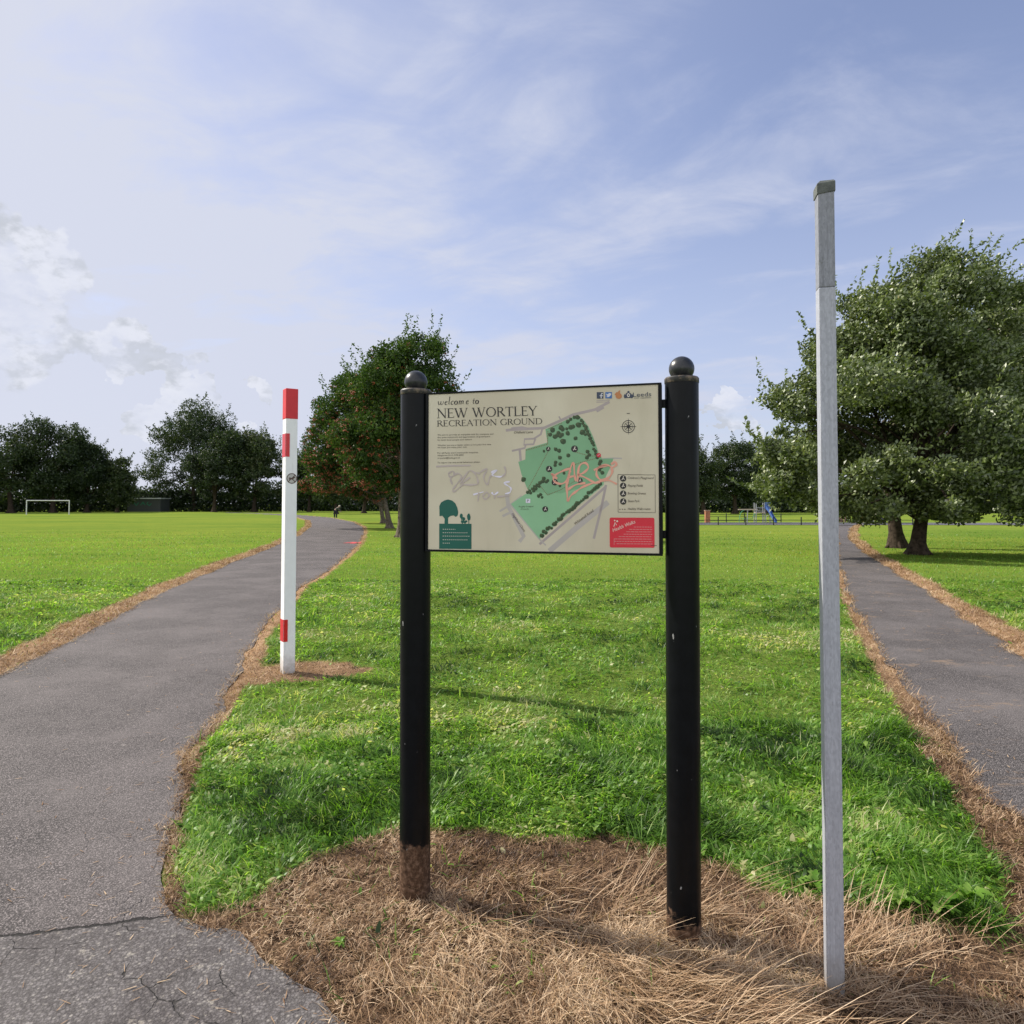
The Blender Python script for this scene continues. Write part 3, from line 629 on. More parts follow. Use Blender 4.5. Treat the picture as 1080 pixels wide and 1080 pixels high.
ik.text('Rugby League', 428, 563, 488, 561, 6, 0, .2); ik.text('Pitch', 436, 573, 468, 572, 5, 0, .2)
ik.build('street_names', [I_txt]); ik = Ink(4)
for k, s_ in enumerate(["Children's Playground", 'Playing Fields', 'Bowling Greens', 'Skate Park']): ik.text(s_, 873, 445+31.5*k, 873+[106, 62, 74, 48][k], 445+31.5*k, 9.5, 0, .15)
ik.text('Healthy Walk routes', 873, 571, 965, 571, 9, 0, .15); ik.dashes([(838, 569), (868, 569)], 3, 5, 5, 0)
ik.line([(833, 427), (985, 428), (985, 582), (833, 581), (833, 427)], 2, 0)
ik.build('legend', [I_txt]); ik = Ink(4)
ik.ring(877, 230, 25, 2.5, 2); ik.ring(877, 230, 17, 1.2, 2)
for a in range(8):
    L_ = 33 if a % 2 == 0 else 20
    ik.line([(877, 230), (877+L_*math.cos(a*math.pi/4), 230+L_*math.sin(a*math.pi/4))], [5, .8], 2)
ik.line([(871, 176), (883, 176)], 2.5, 2)
ik.build('compass_rose', [I_txt, I_mauve, I_blk])
# black activity symbols
for x, y, r_ in [(656, 322, 14), (552, 405, 13), (575, 460, 13), (549, 322, 9), (678, 452, 11), (536, 570, 12), (854, 443, 13), (854, 473, 13), (854, 505, 13), (854, 537, 13)]:
    ik = Ink(5); ik.disc(x, y, r_, 0, 20)
    ik.line([(x-r_*.4, y+r_*.45), (x, y-r_*.1), (x+r_*.1, y-r_*.5)], r_*.22, 1); ik.line([(x, y), (x+r_*.5, y+r_*.3)], r_*.2, 1); ik.disc(x+r_*.15, y-r_*.55, r_*.16, 1, 8)
    ik.build('activity_symbol', [I_blk, I_pale])
ik = Ink(5); ik.disc(755, 348, 9, 0, 16); ik.line([(750, 350), (759, 345)], 1.6, 1); ik.build('location_dot', [I_red, I_white])
ik = Ink(5); ik.rect(457, 528, 475, 545, 0); ik.text('P', 462, 542, 470, 542, 11, 1); ik.build('parking_symbol', [I_lav, I_blk])
# logos along the top
ik = Ink(5)
ik.rect(748, 88, 775, 115, 0); ik.line([(766, 114), (766, 98), (768, 94), (773, 93)], 4, 1); ik.line([(760, 103), (773, 103)], 3.5, 1)
ik.rect(783, 88, 810, 114, 2); ik.poly([(787, 94), (793, 98), (797, 93), (803, 92), (808, 96), (803, 104), (796, 109), (787, 108), (793, 104), (788, 101)], 1)
ik.disc(838, 104, 13, 3, 16, 12); ik.poly([(830, 98), (837, 84), (843, 80), (844, 90), (842, 98)], 3); ik.line([(823, 100), (828, 92)], 5, 3); ik.line([(828, 95), (832, 88)], 5, 3)
ik.rect(868, 92, 888, 112, 0); ik.disc(878, 101, 6, 4, 12, 8); ik.disc(878, 88, 5, 0, 10); ik.disc(864, 105, 5, 0, 10, 9); ik.disc(892, 105, 5, 0, 10, 9); ik.disc(878, 101, 3, 0, 8, 4)
ik.text('Leeds', 897, 108, 972, 105, 18, 5); ik.text('CITY COUNCIL', 902, 116, 972, 113, 5, 5)
ik.build('logos', [I_navy, I_white, I_blue, I_orng, I_pale, I_navy])
# dark green block with its tree cut-out
ik = Ink(3)
ik.rect(105, 632, 236, 735.5, 0); ik.poly([(106, 601), (105, 560), (112, 545), (126, 536), (140, 532), (158, 537), (170, 548), (178, 565), (182, 585), (180, 598), (172, 604), (164, 598), (150, 600), (141, 608), (141, 633), (126, 633), (127, 612), (118, 600)], 0)
for x, y, r_, q in [(195, 600, 6, 11), (204, 612, 6, 8), (201, 624, 9, 5), (225, 604, 7, 15), (210, 626, 5, 6), (214, 622, 6, 4)]: ik.disc(x, y, r_, 0, 9, q, 1)
ik.line([(195, 605), (199, 633)], 4, 0); ik.line([(225, 615), (225, 633)], 3, 0)
for y, n_ in [(655, 5), (669, 10), (683, 11), (698, 10), (712, 3)]:
    ik.dashes([(120, y), (120+n_*10, y)], 3, 3, 5, 1)
ik.build('green_emblem', [I_teal, I_pale])
# red walks box
ik = Ink(3)
x0, y0, x1, y1, q = 798, 603, 981, 725, 6
ik.poly([(x0+q, y0), (x1-q, y0), (x1-q*.3, y0+q*.3), (x1, y0+q), (x1, y1-q), (x1-q*.3, y1-q*.3), (x1-q, y1), (x0+q, y1), (x0+q*.3, y1-q*.3), (x0, y1-q), (x0, y0+q), (x0+q*.3, y0+q*.3)], 0)
ik.text('Health Walks', 812, 662, 905, 624, 14, 1, .3); ik.line([(815, 640), (821, 622), (826, 634)], 3, 1); ik.disc(829, 618, 4, 1, 8); ik.disc(819, 615, 3, 1, 8)
for k, (a, b_) in enumerate([(897, 970), (878, 972), (866, 970), (855, 972), (835, 968), (815, 970), (815, 972), (826, 972)]): ik.dashes([(a, 641+k*9.8), (b_, 641+k*9.8)], 3, 9+k % 3*3, 2, 2)
ik.line([(816, 690), (816, 715)], 2, 2); ik.line([(965, 716), (990, 716)], 2, 3)
ik.build('walks_box', [I_red, I_pale, I_pinkred, I_blk])
# graffiti
def smooth(pts, n=6):
    o_ = []; p = [pts[0]]+list(pts)+[pts[-1]]
    for i in range(1, len(p)-2):
        for k in range(n):
            t_ = k/n; a, b_, c_, e = [np.array(q_, float) for q_ in p[i-1:i+3]]
            o_.append(tuple(.5*((2*b_)+(-a+c_)*t_+(2*a-5*b_+4*c_-e)*t_**2+(-a+3*b_-3*c_+e)*t_**3)))
    o_.append(tuple(pts[-1])); return o_
ik = Ink(6)
for pts in [[(640, 402), (610, 412), (575, 432), (572, 455), (600, 466), (625, 452), (632, 425), (640, 412)], [(625, 470), (640, 400), (652, 382), (656, 430), (662, 455)], [(628, 440), (660, 432)], [(668, 458), (675, 395), (700, 380), (712, 400), (690, 422), (672, 428), (700, 440), (740, 462), (760, 458)],
            [(790, 392), (755, 398), (745, 425), (762, 448), (795, 440), (810, 415), (800, 392), (770, 390), (735, 410)], [(622, 455), (625, 500), (628, 535), (640, 515), (665, 495), (690, 478), (740, 460), (790, 450), (828, 466)], [(628, 490), (660, 470), (700, 462)], [(805, 385), (822, 375), (826, 388), (808, 400)], [(575, 432), (560, 425), (585, 445)]]:
    q_ = smooth(pts); ik.line(q_, [7.5+2.5*math.sin(i_*.7+len(q_)) for i_ in range(len(q_))], 0)
ik.build('pink_graffiti', [I_pink])
ik = Ink(6)
for pts, mi in [([(142, 425), (160, 415), (165, 432), (148, 438), (142, 425)], 0), ([(158, 470), (152, 445), (180, 425), (195, 440), (175, 470), (160, 492), (168, 498), (200, 470)], 0), ([(190, 468), (225, 415), (250, 425), (262, 455), (255, 470), (200, 468), (230, 440)], 0), ([(270, 420), (300, 405), (285, 440), (300, 470), (310, 440), (320, 430)], 0), ([(315, 420), (340, 410), (320, 430), (350, 438), (366, 430)], 1), ([(370, 395), (375, 420), (360, 440)], 0), ([(270, 425), (250, 420)], 0),
                ([(243, 512), (285, 500)], 1), ([(266, 504), (262, 540)], 0), ([(292, 505), (282, 520), (295, 530), (308, 515), (300, 503), (292, 505)], 0), ([(318, 502), (328, 512), (345, 500)], 1), ([(330, 512), (330, 530)], 0), ([(392, 458), (368, 462), (380, 472), (396, 485), (392, 502), (372, 508)], 1), ([(340, 520), (395, 515)], 0)]:
    q_ = smooth(pts); ik.line(q_, [5.5+2.2*math.sin(i_*.8+len(q_)) for i_ in range(len(q_))], mi)
ik.build('pale_graffiti', [I_mauve, I_lav])

# ------------------------------------------------------------------ white marker post
M_white = simple('white_plastic', (.88, .88, .89), .45, 0, .03, 9, .05, .5, True)
M_redp = simple('red_paint', (.62, .020, .028), .45, 0, .08, 9)
M_refl = simple('red_reflector', (.60, .012, .02), .25, 0, .1, 60)
wpost = thing('marker_post', 'tall white square marker post with red top, standing in dead grass beside left path', 'marker post', (-2.118, 6.768, 0), R(33))
W_ = .111
MB().box((0, 0, 1.06), (W_, W_, 2.72)).build('shaft', M_white, wpost, False, .006)
cap = MB(); cap.box((0, 0, 2.555), (W_+.006, W_+.006, .29)); capo = cap.build('red_cap', M_redp, wpost, False, .007)
mb = MB()
for z0, z1 in ((2.05, 2.27), (.315, .52)):
    mb.box((-W_/2-.0015, 0, (z0+z1)/2), (.003, W_*.94, z1-z0)); mb.box((-W_/2+.019, -W_/2-.0015, (z0+z1)/2), (.036, .003, z1-z0))
    mb.build('reflector', M_refl, wpost); mb = MB()
M_dk = simple('sticker_brown', (.10, .06, .045), .5); M_stk = simple('sticker_pale', (.52, .50, .47), .5)
mb = MB(); yf = -W_/2-.0012; zc = 1.845; xc = .005
ringp = [(xc+.046*math.cos(a), yf, zc+.046*math.sin(a)) for a in np.linspace(0, 2*math.pi, 33)]
def flat_line(mb, pts, wd, y, mi=0):
    for (a, b_) in zip(pts[:-1], pts[1:]):
        a = Vector(a); b_ = Vector(b_); n = (b_-a).cross(Vector((0, 1, 0))).normalized()*wd/2
        mb.add([(a+n), (b_+n), (b_-n), (a-n)], [(0, 1, 2, 3)], mi)
mb.add([(xc+.048*math.cos(a), yf+.0006, zc+.048*math.sin(a)) for a in np.linspace(0, 2*math.pi, 32, endpoint=False)], [tuple(range(32))], 1)
flat_line(mb, ringp, .008, yf)
flat_line(mb, [(xc-.032, yf-.0004, zc-.030), (xc+.030, yf-.0004, zc+.032)], .007, 0)
flat_line(mb, [(xc+.030, yf-.0008, zc-.030), (xc-.004, yf-.0008, zc+.002), (xc-.03, yf-.0008, zc+.004)], .008, 0)
mb.add([(xc-.030, yf-.001, zc-.012), (xc-.02, yf-.001, zc+.012), (xc+.0, yf-.001, zc+.004), (xc+.018, yf-.001, zc+.022), (xc+.034, yf-.001, zc+.012), (xc+.012, yf-.001, zc-.006), (xc-.012, yf-.001, zc-.012)], [(0, 1, 2, 5, 6), (2, 3, 4, 5)], 0)
mb.build('round_sticker', [M_dk, M_stk], wpost)

# ------------------------------------------------------------------ galvanised post
def galv(name, dark, lite, moss=.0):
    m_, t = mat(name); o = t.n('ShaderNodeTexCoord').outputs['Object']
    v = t.n('ShaderNodeTexVoronoi', i0=t.vm('MULTIPLY', o, (1, 1, .35)), Scale=230.0)
    sc_ = t.n('ShaderNodeSeparateColor', i0=v.outputs['Color']).outputs[0]
    strk = t.noise(t.vm('MULTIPLY', o, (1, 1, .03)), 160, 4, .6); n = t.noise(o, 26, 6, .7)
    c = t.mix(t.m('ADD', t.m('MULTIPLY', sc_, .30), t.m('MULTIPLY', strk, .75)), dark, lite)
    c = t.mix(t.m('MULTIPLY', t.ss(n, .58, .74), .35+moss), c, (.10, .105, .085))
    sp = t.n('ShaderNodeSeparateXYZ', i0=o)
    c = t.mix(t.m('MULTIPLY', t.ss(t.m('ADD', sp.outputs[2], t.m('MULTIPLY', n, .25)), .32, .12), .6), c, (.20, .17, .13))
    b = t.n('ShaderNodeBsdfPrincipled', Base__Color=c, Roughness=.5, Metallic=.15)
    t.set(b, 'Normal', t.n('ShaderNodeBump', Strength=.12, Distance=.002, Height=strk))
    t.n('ShaderNodeOutputMaterial', Surface=b); return m_
gp = thing('steel_post', 'tall bare galvanised square steel post with grey cap, right of the notice board', 'post', (1.059, 2.393, 0), R(-11.5))
gp.rotation_euler = (0, R(.15), R(-11.5))
MB().box((0, 0, 1.015), (.0535, .0535, 2.63)).build('lower_tube', galv('galvanised', (.22, .23, .26), (.50, .52, .575)), gp, False, .004)
MB().box((0, 0, 2.50), (.0531, .0531, .34)).build('upper_tube', galv('galvanised_weathered', (.11, .115, .13), (.33, .345, .385), .2), gp, False, .004)
h = .0295
mb = MB(); mb.add([(-h, -h, 2.648), (h, -h, 2.656), (h, h, 2.656), (-h, h, 2.648), (-h, -h, 2.684), (h, -h, 2.690), (h, h, 2.690), (-h, h, 2.684), (-h*.6, -h*.7, 2.697), (h*.9, -h*.7, 2.698), (h*.9, h*.7, 2.698), (-h*.6, h*.7, 2.697)],
      [(0, 1, 5, 4), (1, 2, 6, 5), (2, 3, 7, 6), (3, 0, 4, 7), (4, 5, 9, 8), (5, 6, 10, 9), (6, 7, 11, 10), (7, 4, 8, 11), (8, 9, 10, 11), (0, 3, 2, 1)])
mb.build('cap', simple('cap_grey', (.095, .105, .095), .7, 0, .3, 40, .4), gp, False, .002)

# ------------------------------------------------------------------ trees
LEAF_DARK = [(0, (.012, .022, .009)), (.4, (.028, .050, .016)), (.75, (.060, .088, .026)), (1, (.13, .135, .055))]
LEAF_ROWAN = [(0, (.016, .036, .009)), (.4, (.044, .086, .020)), (.8, (.092, .135, .034)), (1, (.18, .17, .06))]
LEAF_PALE = [(0, (.012, .023, .006)), (.35, (.045, .073, .015)), (.7, (.135, .175, .040)), (.9, (.27, .29, .100)), (1, (.38, .34, .18))]
M_lfar = leafmat('leaves_far', LEAF_DARK, .22, None, .03, .5)
M_lrow = leafmat('leaves_rowan', LEAF_ROWAN, .30, None, .012, .5)
M_lpale = leafmat('leaves_pale_underside', LEAF_PALE, .22, ((.24, .29, .13), .55), .05, .45)
M_berry = simple('orange_red_berries', (.30, .075, .030), .4, 0, .4, 3)

def leaf_cloud(cent, L, wd, dirbias, rg, tone, spread_up=0.):
    """rhombic folded leaves at cent (n,3)"""
    n = len(cent); a = rg.normal(size=(n, 3))+np.asarray(dirbias); a /= np.linalg.norm(a, axis=1)[:, None]
    h = rg.normal(size=(n, 3)); b = np.cross(a, h); b /= np.linalg.norm(b, axis=1)[:, None]+1e-9
    up = np.cross(b, a); l = L*rg.uniform(.65, 1.25, n)[:, None]; w_ = wd*rg.uniform(.7, 1.2, n)[:, None]
    v = np.stack([cent, cent+a*l*.5+b*w_*.5+up*l*.10, cent+a*l, cent+a*l*.5-b*w_*.5+up*l*.10], 1).reshape(-1, 3)
    f = np.arange(n*4).reshape(n, 4); return v, f, np.repeat(tone, 4)
def unit(v): return v/np.maximum(np.linalg.norm(v, axis=-1, keepdims=True), 1e-9)
def crown_points(ells, nblob, nleaf, rg, blobf=.34, low=None, twigs=0, twigdir=(0, 0, 1), twiglen=.8, inner=.25):
    """sub-clumps over the shells of a few ellipsoids, leaves over the shells of the clumps, twigs that stick out"""
    E_ = np.array(ells, float); area = (E_[:, 3]*E_[:, 5]); pr = area/area.sum()
    bl = []
    while len(bl) < nblob:
        k = rg.choice(len(E_), p=pr); c, r_ = E_[k, :3], E_[k, 3:]
        u = unit(rg.normal(size=3)); f_ = rg.uniform(.35, .80) if rg.random() < inner else rg.uniform(.70, .90)
        p = c+u*r_*f_
        ok = True
        for j in range(len(E_)):
            if j != k and np.sum(((p-E_[j, :3])/E_[j, 3:])**2) < .40 and rg.random() < .8: ok = False
        if low is not None and p[2] < low: ok = False
        if ok: bl.append((*p, blobf*min(r_[0], r_[2])*rg.uniform(.55, 1.25), rg.uniform(-.16, .16)))
    bl = np.array(bl); wts = bl[:, 3]**2; k = rg.choice(len(bl), nleaf, p=wts/wts.sum())
    u = unit(rg.normal(size=(nleaf, 3))); u[:, 2] += .15
    rad = rg.random(nleaf)**.36
    p = bl[k, :3]+u*(bl[k, 3]*rad)[:, None]*np.array([1.15, 1.15, .80])
    # fine clustering: snap part of the leaves towards sprig centres
    tone = .42+bl[k, 4]+rg.normal(0, .17, nleaf)
    nsp = nleaf//14; sp_ = p[rg.integers(0, nleaf, nsp)]; s_of = rg.integers(0, nsp, nleaf)
    sz = np.median(bl[:, 3])*.16
    tone = tone*.55+.45*(tone[s_of] if False else (.42+bl[k, 4]+rg.normal(0, .26, nsp)[s_of]))
    m_ = rg.random(nleaf) < .62
    p[m_] = sp_[s_of[m_]]+rg.normal(0, sz, (m_.sum(), 3))*np.array([1, 1, .8])
    if low is not None: p[:, 2] = np.maximum(p[:, 2], low-.35+rg.random(nleaf)*.3)
    if twigs:
        cen = E_[:, :3].mean(0); tp, tt = [], []
        for _ in range(twigs):
            q = bl[rg.integers(len(bl))]
            if low is not None and q[2] < low+.9: continue
            u_ = unit(rg.normal(size=3)+unit((q[:3]-cen)[None])[0]*1.6+np.array(twigdir)*.9)
            L_ = twiglen*rg.uniform(.5, 1.5); m = int(22*L_/twiglen)+5; s_ = np.linspace(0, 1, m)[:, None]
            base_ = q[:3]+u_*q[3]*.85; bend = np.array(twigdir)*.35*L_*s_**2
            pts = base_+u_*L_*s_+bend+rg.normal(0, .07*twiglen, (m, 3))*(1.15-s_); tp.append(pts); tt.append(np.full(m, .5+rg.uniform(-.15, .2)))
        p = np.vstack([p, np.vstack(tp)]); tone = np.append(tone, np.concatenate(tt))
    return p, np.clip(tone, 0, 1), bl
def tree(name, label, cat, base, ells, nleaf, leaf, mat_, bark, seed, group=None, nblob=60, trunks=None, tr=.25, low=None, dirb=(0, 0, 0), twigs=40, twigdir=(0, 0, 1), twiglen=.8, limbs=16, berries=0, inner=.25, blobf=.34, bsel=None):
    rg = np.random.default_rng(seed); bx, by, bz = base
    root = thing(name, label, cat, base, 0, group)
    loc = [(e[0]-bx, e[1]-by, e[2]-bz, e[3], e[4], e[5]) for e in ells]
    p, tone, bl = crown_points(loc, nblob, nleaf, rg, blobf, low, twigs, twigdir, twiglen, inner)
    v, f, t_ = leaf_cloud(p, leaf, leaf*.55, dirb, rg, tone)
    npmesh('crown', v, f, mat_, root, {'tone': t_})
    cz = np.mean([e[2] for e in loc]); cx = np.mean([e[0] for e in loc]); cy = np.mean([e[1] for e in loc])
    mb = MB()
    for (ox, oy, lean_x, lean_y, r_) in (trunks or [(0, 0, cx*.3, cy*.3, tr)]):
        top = (ox+lean_x, oy+lean_y, cz*.85); pts, rs = [], []
        for s_ in np.linspace(0, 1, 9):
            pts.append((ox+(top[0]-ox)*s_**1.3+.05*math.sin(7*s_+seed)*r_*4*s_, oy+(top[1]-oy)*s_**1.3, top[2]*s_-.05))
            rs.append(r_*(1.0-.62*s_)+r_*.55*math.exp(-s_*cz*2.4/max(r_*2.2, .3)))
        mb.tube(pts, rs, 12)
        for k in range(5):       # root flare
            a = 2*math.pi*k/5+seed; mb.tube([(ox+math.cos(a)*r_*.5, oy+math.sin(a)*r_*.5, r_*1.5), (ox+math.cos(a)*r_*1.15, oy+math.sin(a)*r_*1.15, r_*.35), (ox+math.cos(a)*r_*2.0, oy+math.sin(a)*r_*2.0, -.06)], [r_*.45, r_*.38, r_*.10], 7)
        for k in range(limbs):
            q = bl[rg.integers(len(bl))]; s_ = rg.uniform(.28, .95); st_ = np.array([np.interp(s_*8, range(9), [pp[i] for pp in pts]) for i in range(3)])
            mid = (st_+q[:3])/2+np.array([0, 0, .12*np.linalg.norm(q[:3]-st_)])+rg.normal(0, .12, 3); r0 = r_*(.42-.22*s_)
            mb.tube([st_, mid, q[:3]], [r0, r0*.6, r0*.18], 6)
    mb.build('trunk', bark, root, True, 0, 60)
    if berries:
        c = bl[rg.integers(0, len(bl), berries)]; u = unit(rg.normal(size=(berries, 3)))
        bp_ = c[:, :3]+u*(c[:, 3]*rg.uniform(.80, 1.05, berries))[:, None]*np.array([1.1, 1.1, .8])
        if bsel is not None:
            bp_ = bp_[rg.random(berries) < bsel(bp_)]
        k = 7; q = np.repeat(bp_, k, 0)+rg.normal(0, .055, (len(bp_)*k, 3))*np.array([1, 1, .6]); s_ = .034
        oct_ = np.array([(1, 0, 0), (-1, 0, 0), (0, 1, 0), (0, -1, 0), (0, 0, 1), (0, 0, -1)])*s_
        v = (q[:, None, :]+oct_[None]).reshape(-1, 3); ft = np.array([(0, 2, 4), (2, 1, 4), (1, 3, 4), (3, 0, 4), (2, 0, 5), (1, 2, 5), (3, 1, 5), (0, 3, 5)])
        f = (np.arange(len(q))[:, None, None]*6+ft[None]).reshape(-1, 3)
        b_ = npmesh('berries', v, f, M_berry, root, smooth=True); b_['kind'] = 'stuff'
    return root
def el(px, py, Y, rx, rz, dy=0., ry=None):
    """ellipsoid given by where its middle stands (bearing, height) at distance Y"""
    k = Y/750.; x = (px-540)*k; z = 1.6+(532-py)*k
    return (x, Y+dy, z, rx*k, (ry if ry is not None else rx*k*.9), rz*k)

# the pair of broad pale-leaved trees beside the right path
tree('broadleaf_tree', 'large windblown tree with low branches reaching left, its trunk nearest the right path', 'tree', (12.84, 22.6, .03),
     [el(905, 468, 22, 108, 84), el(850, 452, 22, 52, 76), el(955, 395, 22.5, 84, 96), el(1000, 345, 23, 66, 76), el(1000, 470, 21.5, 108, 84), el(835, 498, 22, 44, 50), el(885, 505, 21.5, 80, 50), el(850, 520, 21, 44, 32), el(1055, 508, 21, 84, 58, 0, 2.3), el(960, 515, 20.5, 80, 36), el(1045, 335, 23, 56, 56), el(905, 350, 23, 36, 44)],
     150000, .135, M_lpale, M_bark, 11, 'pair of large trees right of the path', 170, [(0, 0, .5, -.2, .235)], low=1.15, dirb=(.8, -.2, .7), twigs=420, twigdir=(.9, 0, .7), twiglen=.75, limbs=34, inner=.30, blobf=.33)
tree('broadleaf_tree', 'large dense tree standing just behind the front one, running off the right edge', 'tree', (14.30, 26.0, .03),
     [el(1050, 370, 26.5, 70, 98), el(1105, 400, 26.5, 90, 120), el(1090, 480, 26, 100, 80), el(1130, 360, 26, 70, 90), el(1000, 400, 27, 60, 90), el(1150, 470, 25.5, 90, 80)],
     80000, .15, M_lpale, M_bark, 12, 'pair of large trees right of the path', 110, [(-.25, 0, -.6, .3, .25)], low=1.5, dirb=(.8, -.2, .7), twigs=280, twigdir=(.9, 0, .7), twiglen=.75, limbs=26, inner=.35)

# rowans with red berries in a row left of the board
bs = lambda p: np.clip(.40-.14*(p[:, 2]-5.5)-.08*p[:, 0], .10, .95)
tree('rowan_tree', 'tall rowan with sparse berries, largest berry tree, directly behind the left sign post', 'tree', (-5.35, 34.4, .03),
     [el(425, 420, 34.4, 52, 62), el(400, 470, 34.4, 48, 50), el(455, 430, 34.6, 34, 50), el(385, 430, 34, 34, 40), el(440, 385, 34.4, 38, 36), el(450, 485, 34.4, 36, 36)],
     60000, .15, M_lrow, M_barkp, 21, 'rowan trees along the path', 110, [(0, 0, .1, 0, .20), (.32, .25, .5, .2, .14)], low=2.1, twigs=110, twiglen=.75, limbs=26, berries=2200, bsel=bs)
tree('rowan_tree', 'rowan heavy with red berries low on its left side, second of the row', 'tree', (-8.1, 47.2, .03),
     [el(362, 468, 47.2, 42, 58), el(385, 440, 47.5, 42, 62), el(345, 505, 47, 32, 34), el(385, 512, 46, 40, 28), el(345, 450, 47, 22, 26), el(395, 500, 47, 30, 28)],
     64000, .18, M_lrow, M_barkp, 22, 'rowan trees along the path', 90, [(0, 0, -1.0, 0, .20)], low=2.2, twigs=90, twiglen=.95, limbs=20, berries=4200, bsel=lambda p: np.clip(.95-.13*(p[:, 2]-3), .1, 1))
tree('rowan_tree', 'farthest and smallest of the berry trees beside the path, with a slim pale trunk', 'tree', (-10.85, 60.1, .03),
     [el(400, 490, 60, 34, 34), el(375, 505, 60, 30, 24), el(345, 512, 60, 24, 20)],
     24000, .22, M_lrow, M_barkp, 23, 'rowan trees along the path', 50, None, .20, low=2.4, twigs=40, twiglen=1.0, limbs=12, berries=900, bsel=lambda p: np.full(len(p), .5))

# trees across the field on the left and behind; (kind, label, base px, distance, crown blobs)
def far(label, px, Y, blobs, n, seed, group, tr=.4, leaf=.34, dens=40, low=2.0, twl=1.8, tones=None):
    k = Y/750.; n = int(n*1.9); leaf *= 1.25; dens = int(dens*1.5); low = .7; twl *= .7
    rt = tree('field_tree', label, 'tree', ((px-540)*k, Y, .03), [el(a, b, Y, c, d_) for a, b, c, d_ in blobs], n, leaf, M_lfar, M_bark, seed, group, dens, None, tr, low=low, twigs=int(dens*1.1), twigdir=(0, 0, 1), twiglen=twl, limbs=12, inner=.3)
    a_ = [c_ for c_ in rt.children if c_.name.startswith('crown')][0].data.attributes['tone']; q_ = np.empty(len(a_.data), np.float32); a_.data.foreach_get('value', q_); a_.data.foreach_set('value', np.clip(q_+((seed*37) % 10-4)*.035, 0, 1).astype(np.float32))
gl_ = 'trees across the left field'
far('broad dark tree at the left edge of the view, behind the goal', 12, 132, [(-8, 492, 48, 42), (25, 485, 30, 40), (-40, 490, 40, 44)], 17000, 31, gl_, .5)
far('broad dark tree with a flat top directly behind the goal', 56, 136, [(52, 480, 34, 36), (40, 500, 34, 28), (70, 492, 26, 34)], 15000, 32, gl_, .45)
far('lower dark tree to the right of the goal with wispy top twigs', 92, 140, [(90, 500, 26, 32), (100, 510, 18, 24)], 11000, 33, gl_, .4)
far('small rounded tree at the right end of the left clump, beside the shed', 124, 142, [(124, 507, 19, 26), (130, 515, 14, 18)], 8000, 34, gl_, .3)
far('tallest open-crowned tree of the field edge, rising above its neighbours', 205, 158, [(205, 470, 40, 44), (178, 485, 28, 40), (225, 480, 28, 44), (195, 510, 34, 22), (165, 505, 14, 18)], 15000, 35, gl_, .5, .36, 60)
far('dense rounded tree with an olive left side, right of the tallest tree', 226, 146, [(222, 495, 24, 32), (240, 488, 26, 36), (235, 510, 30, 20)], 14000, 36, gl_, .4)
far('wide dark domed tree partly hidden by the white marker post', 268, 150, [(262, 490, 34, 38), (290, 492, 28, 38), (278, 508, 38, 20)], 17000, 37, gl_, .45)
far('tree just right of the white marker post at the end of the path', 326, 152, [(322, 500, 20, 28), (338, 510, 18, 20)], 8000, 38, gl_, .35)
gm = 'trees beyond the path bend'
far('slim dark tree standing beyond the person on the path', 355, 118, [(352, 508, 18, 24), (340, 515, 14, 14)], 7000, 41, gm, .3, .28, low=3)
far('dark round tree seen between the person and the berry trees', 384, 128, [(384, 505, 22, 26), (398, 512, 16, 18)], 8000, 42, gm, .35, .28, low=3)
far('dark tree beyond the berry trees, left of the sign post', 425, 140, [(420, 500, 26, 30), (440, 505, 20, 24)], 9000, 43, gm, .4)
gr_ = 'trees beyond the playground'
far('dark tree beyond the playground just right of the right sign post', 742, 112, [(738, 500, 26, 30), (725, 505, 26, 30)], 11000, 51, gr_, .4, .28)
far('dark domed tree beyond the playground, highest in the gap', 775, 118, [(775, 496, 26, 32), (762, 508, 24, 22), (790, 510, 20, 20)], 12000, 52, gr_, .4, .28)
far('dark tree beyond the playground, partly behind the big tree branches', 808, 122, [(808, 498, 28, 32), (830, 505, 24, 26)], 11000, 53, gr_, .4, .28)

# undergrowth and hedge that closes the far edge of the park
def hedge(name, pts, hgt, dep, n, leaf, seed):
    rg = np.random.default_rng(seed); pts = np.array(pts, float); seg = np.linalg.norm(np.diff(pts, axis=0), axis=1); cs = np.concatenate([[0], np.cumsum(seg)])
    s_ = rg.random(n)*cs[-1]; x = np.interp(s_, cs, pts[:, 0]); y = np.interp(s_, cs, pts[:, 1])
    hh = hgt*(.55+.8*fbm(s_, s_*0+seed, .09, 4, seed)); z = hh*rg.random(n)**.95; y = y+(rg.random(n)-.5)*dep*np.sqrt(np.maximum(.05, 1-(z/hh)**2)); x = x+rg.normal(0, .3, n)
    v, f, t_ = leaf_cloud(np.stack([x, y, z], 1), leaf, leaf*.6, (0, 0, 0), rg, np.clip(.35+rg.normal(0, .16, n), 0, 1))
    tag(npmesh(name, v, f, M_lfar, attrs={'tone': t_}), kind='stuff')
hedge('undergrowth', [(-150, 138), (-95, 146), (-70, 160), (-48, 168), (-20, 165), (0, 150), (30, 138), (60, 136), (110, 120)], 4.6, 7, 110000, .6, 61)
hedge('distant_woods', [(-260, 210), (-120, 225), (0, 215), (120, 190), (220, 150)], 9.5, 12, 45000, .9, 63)

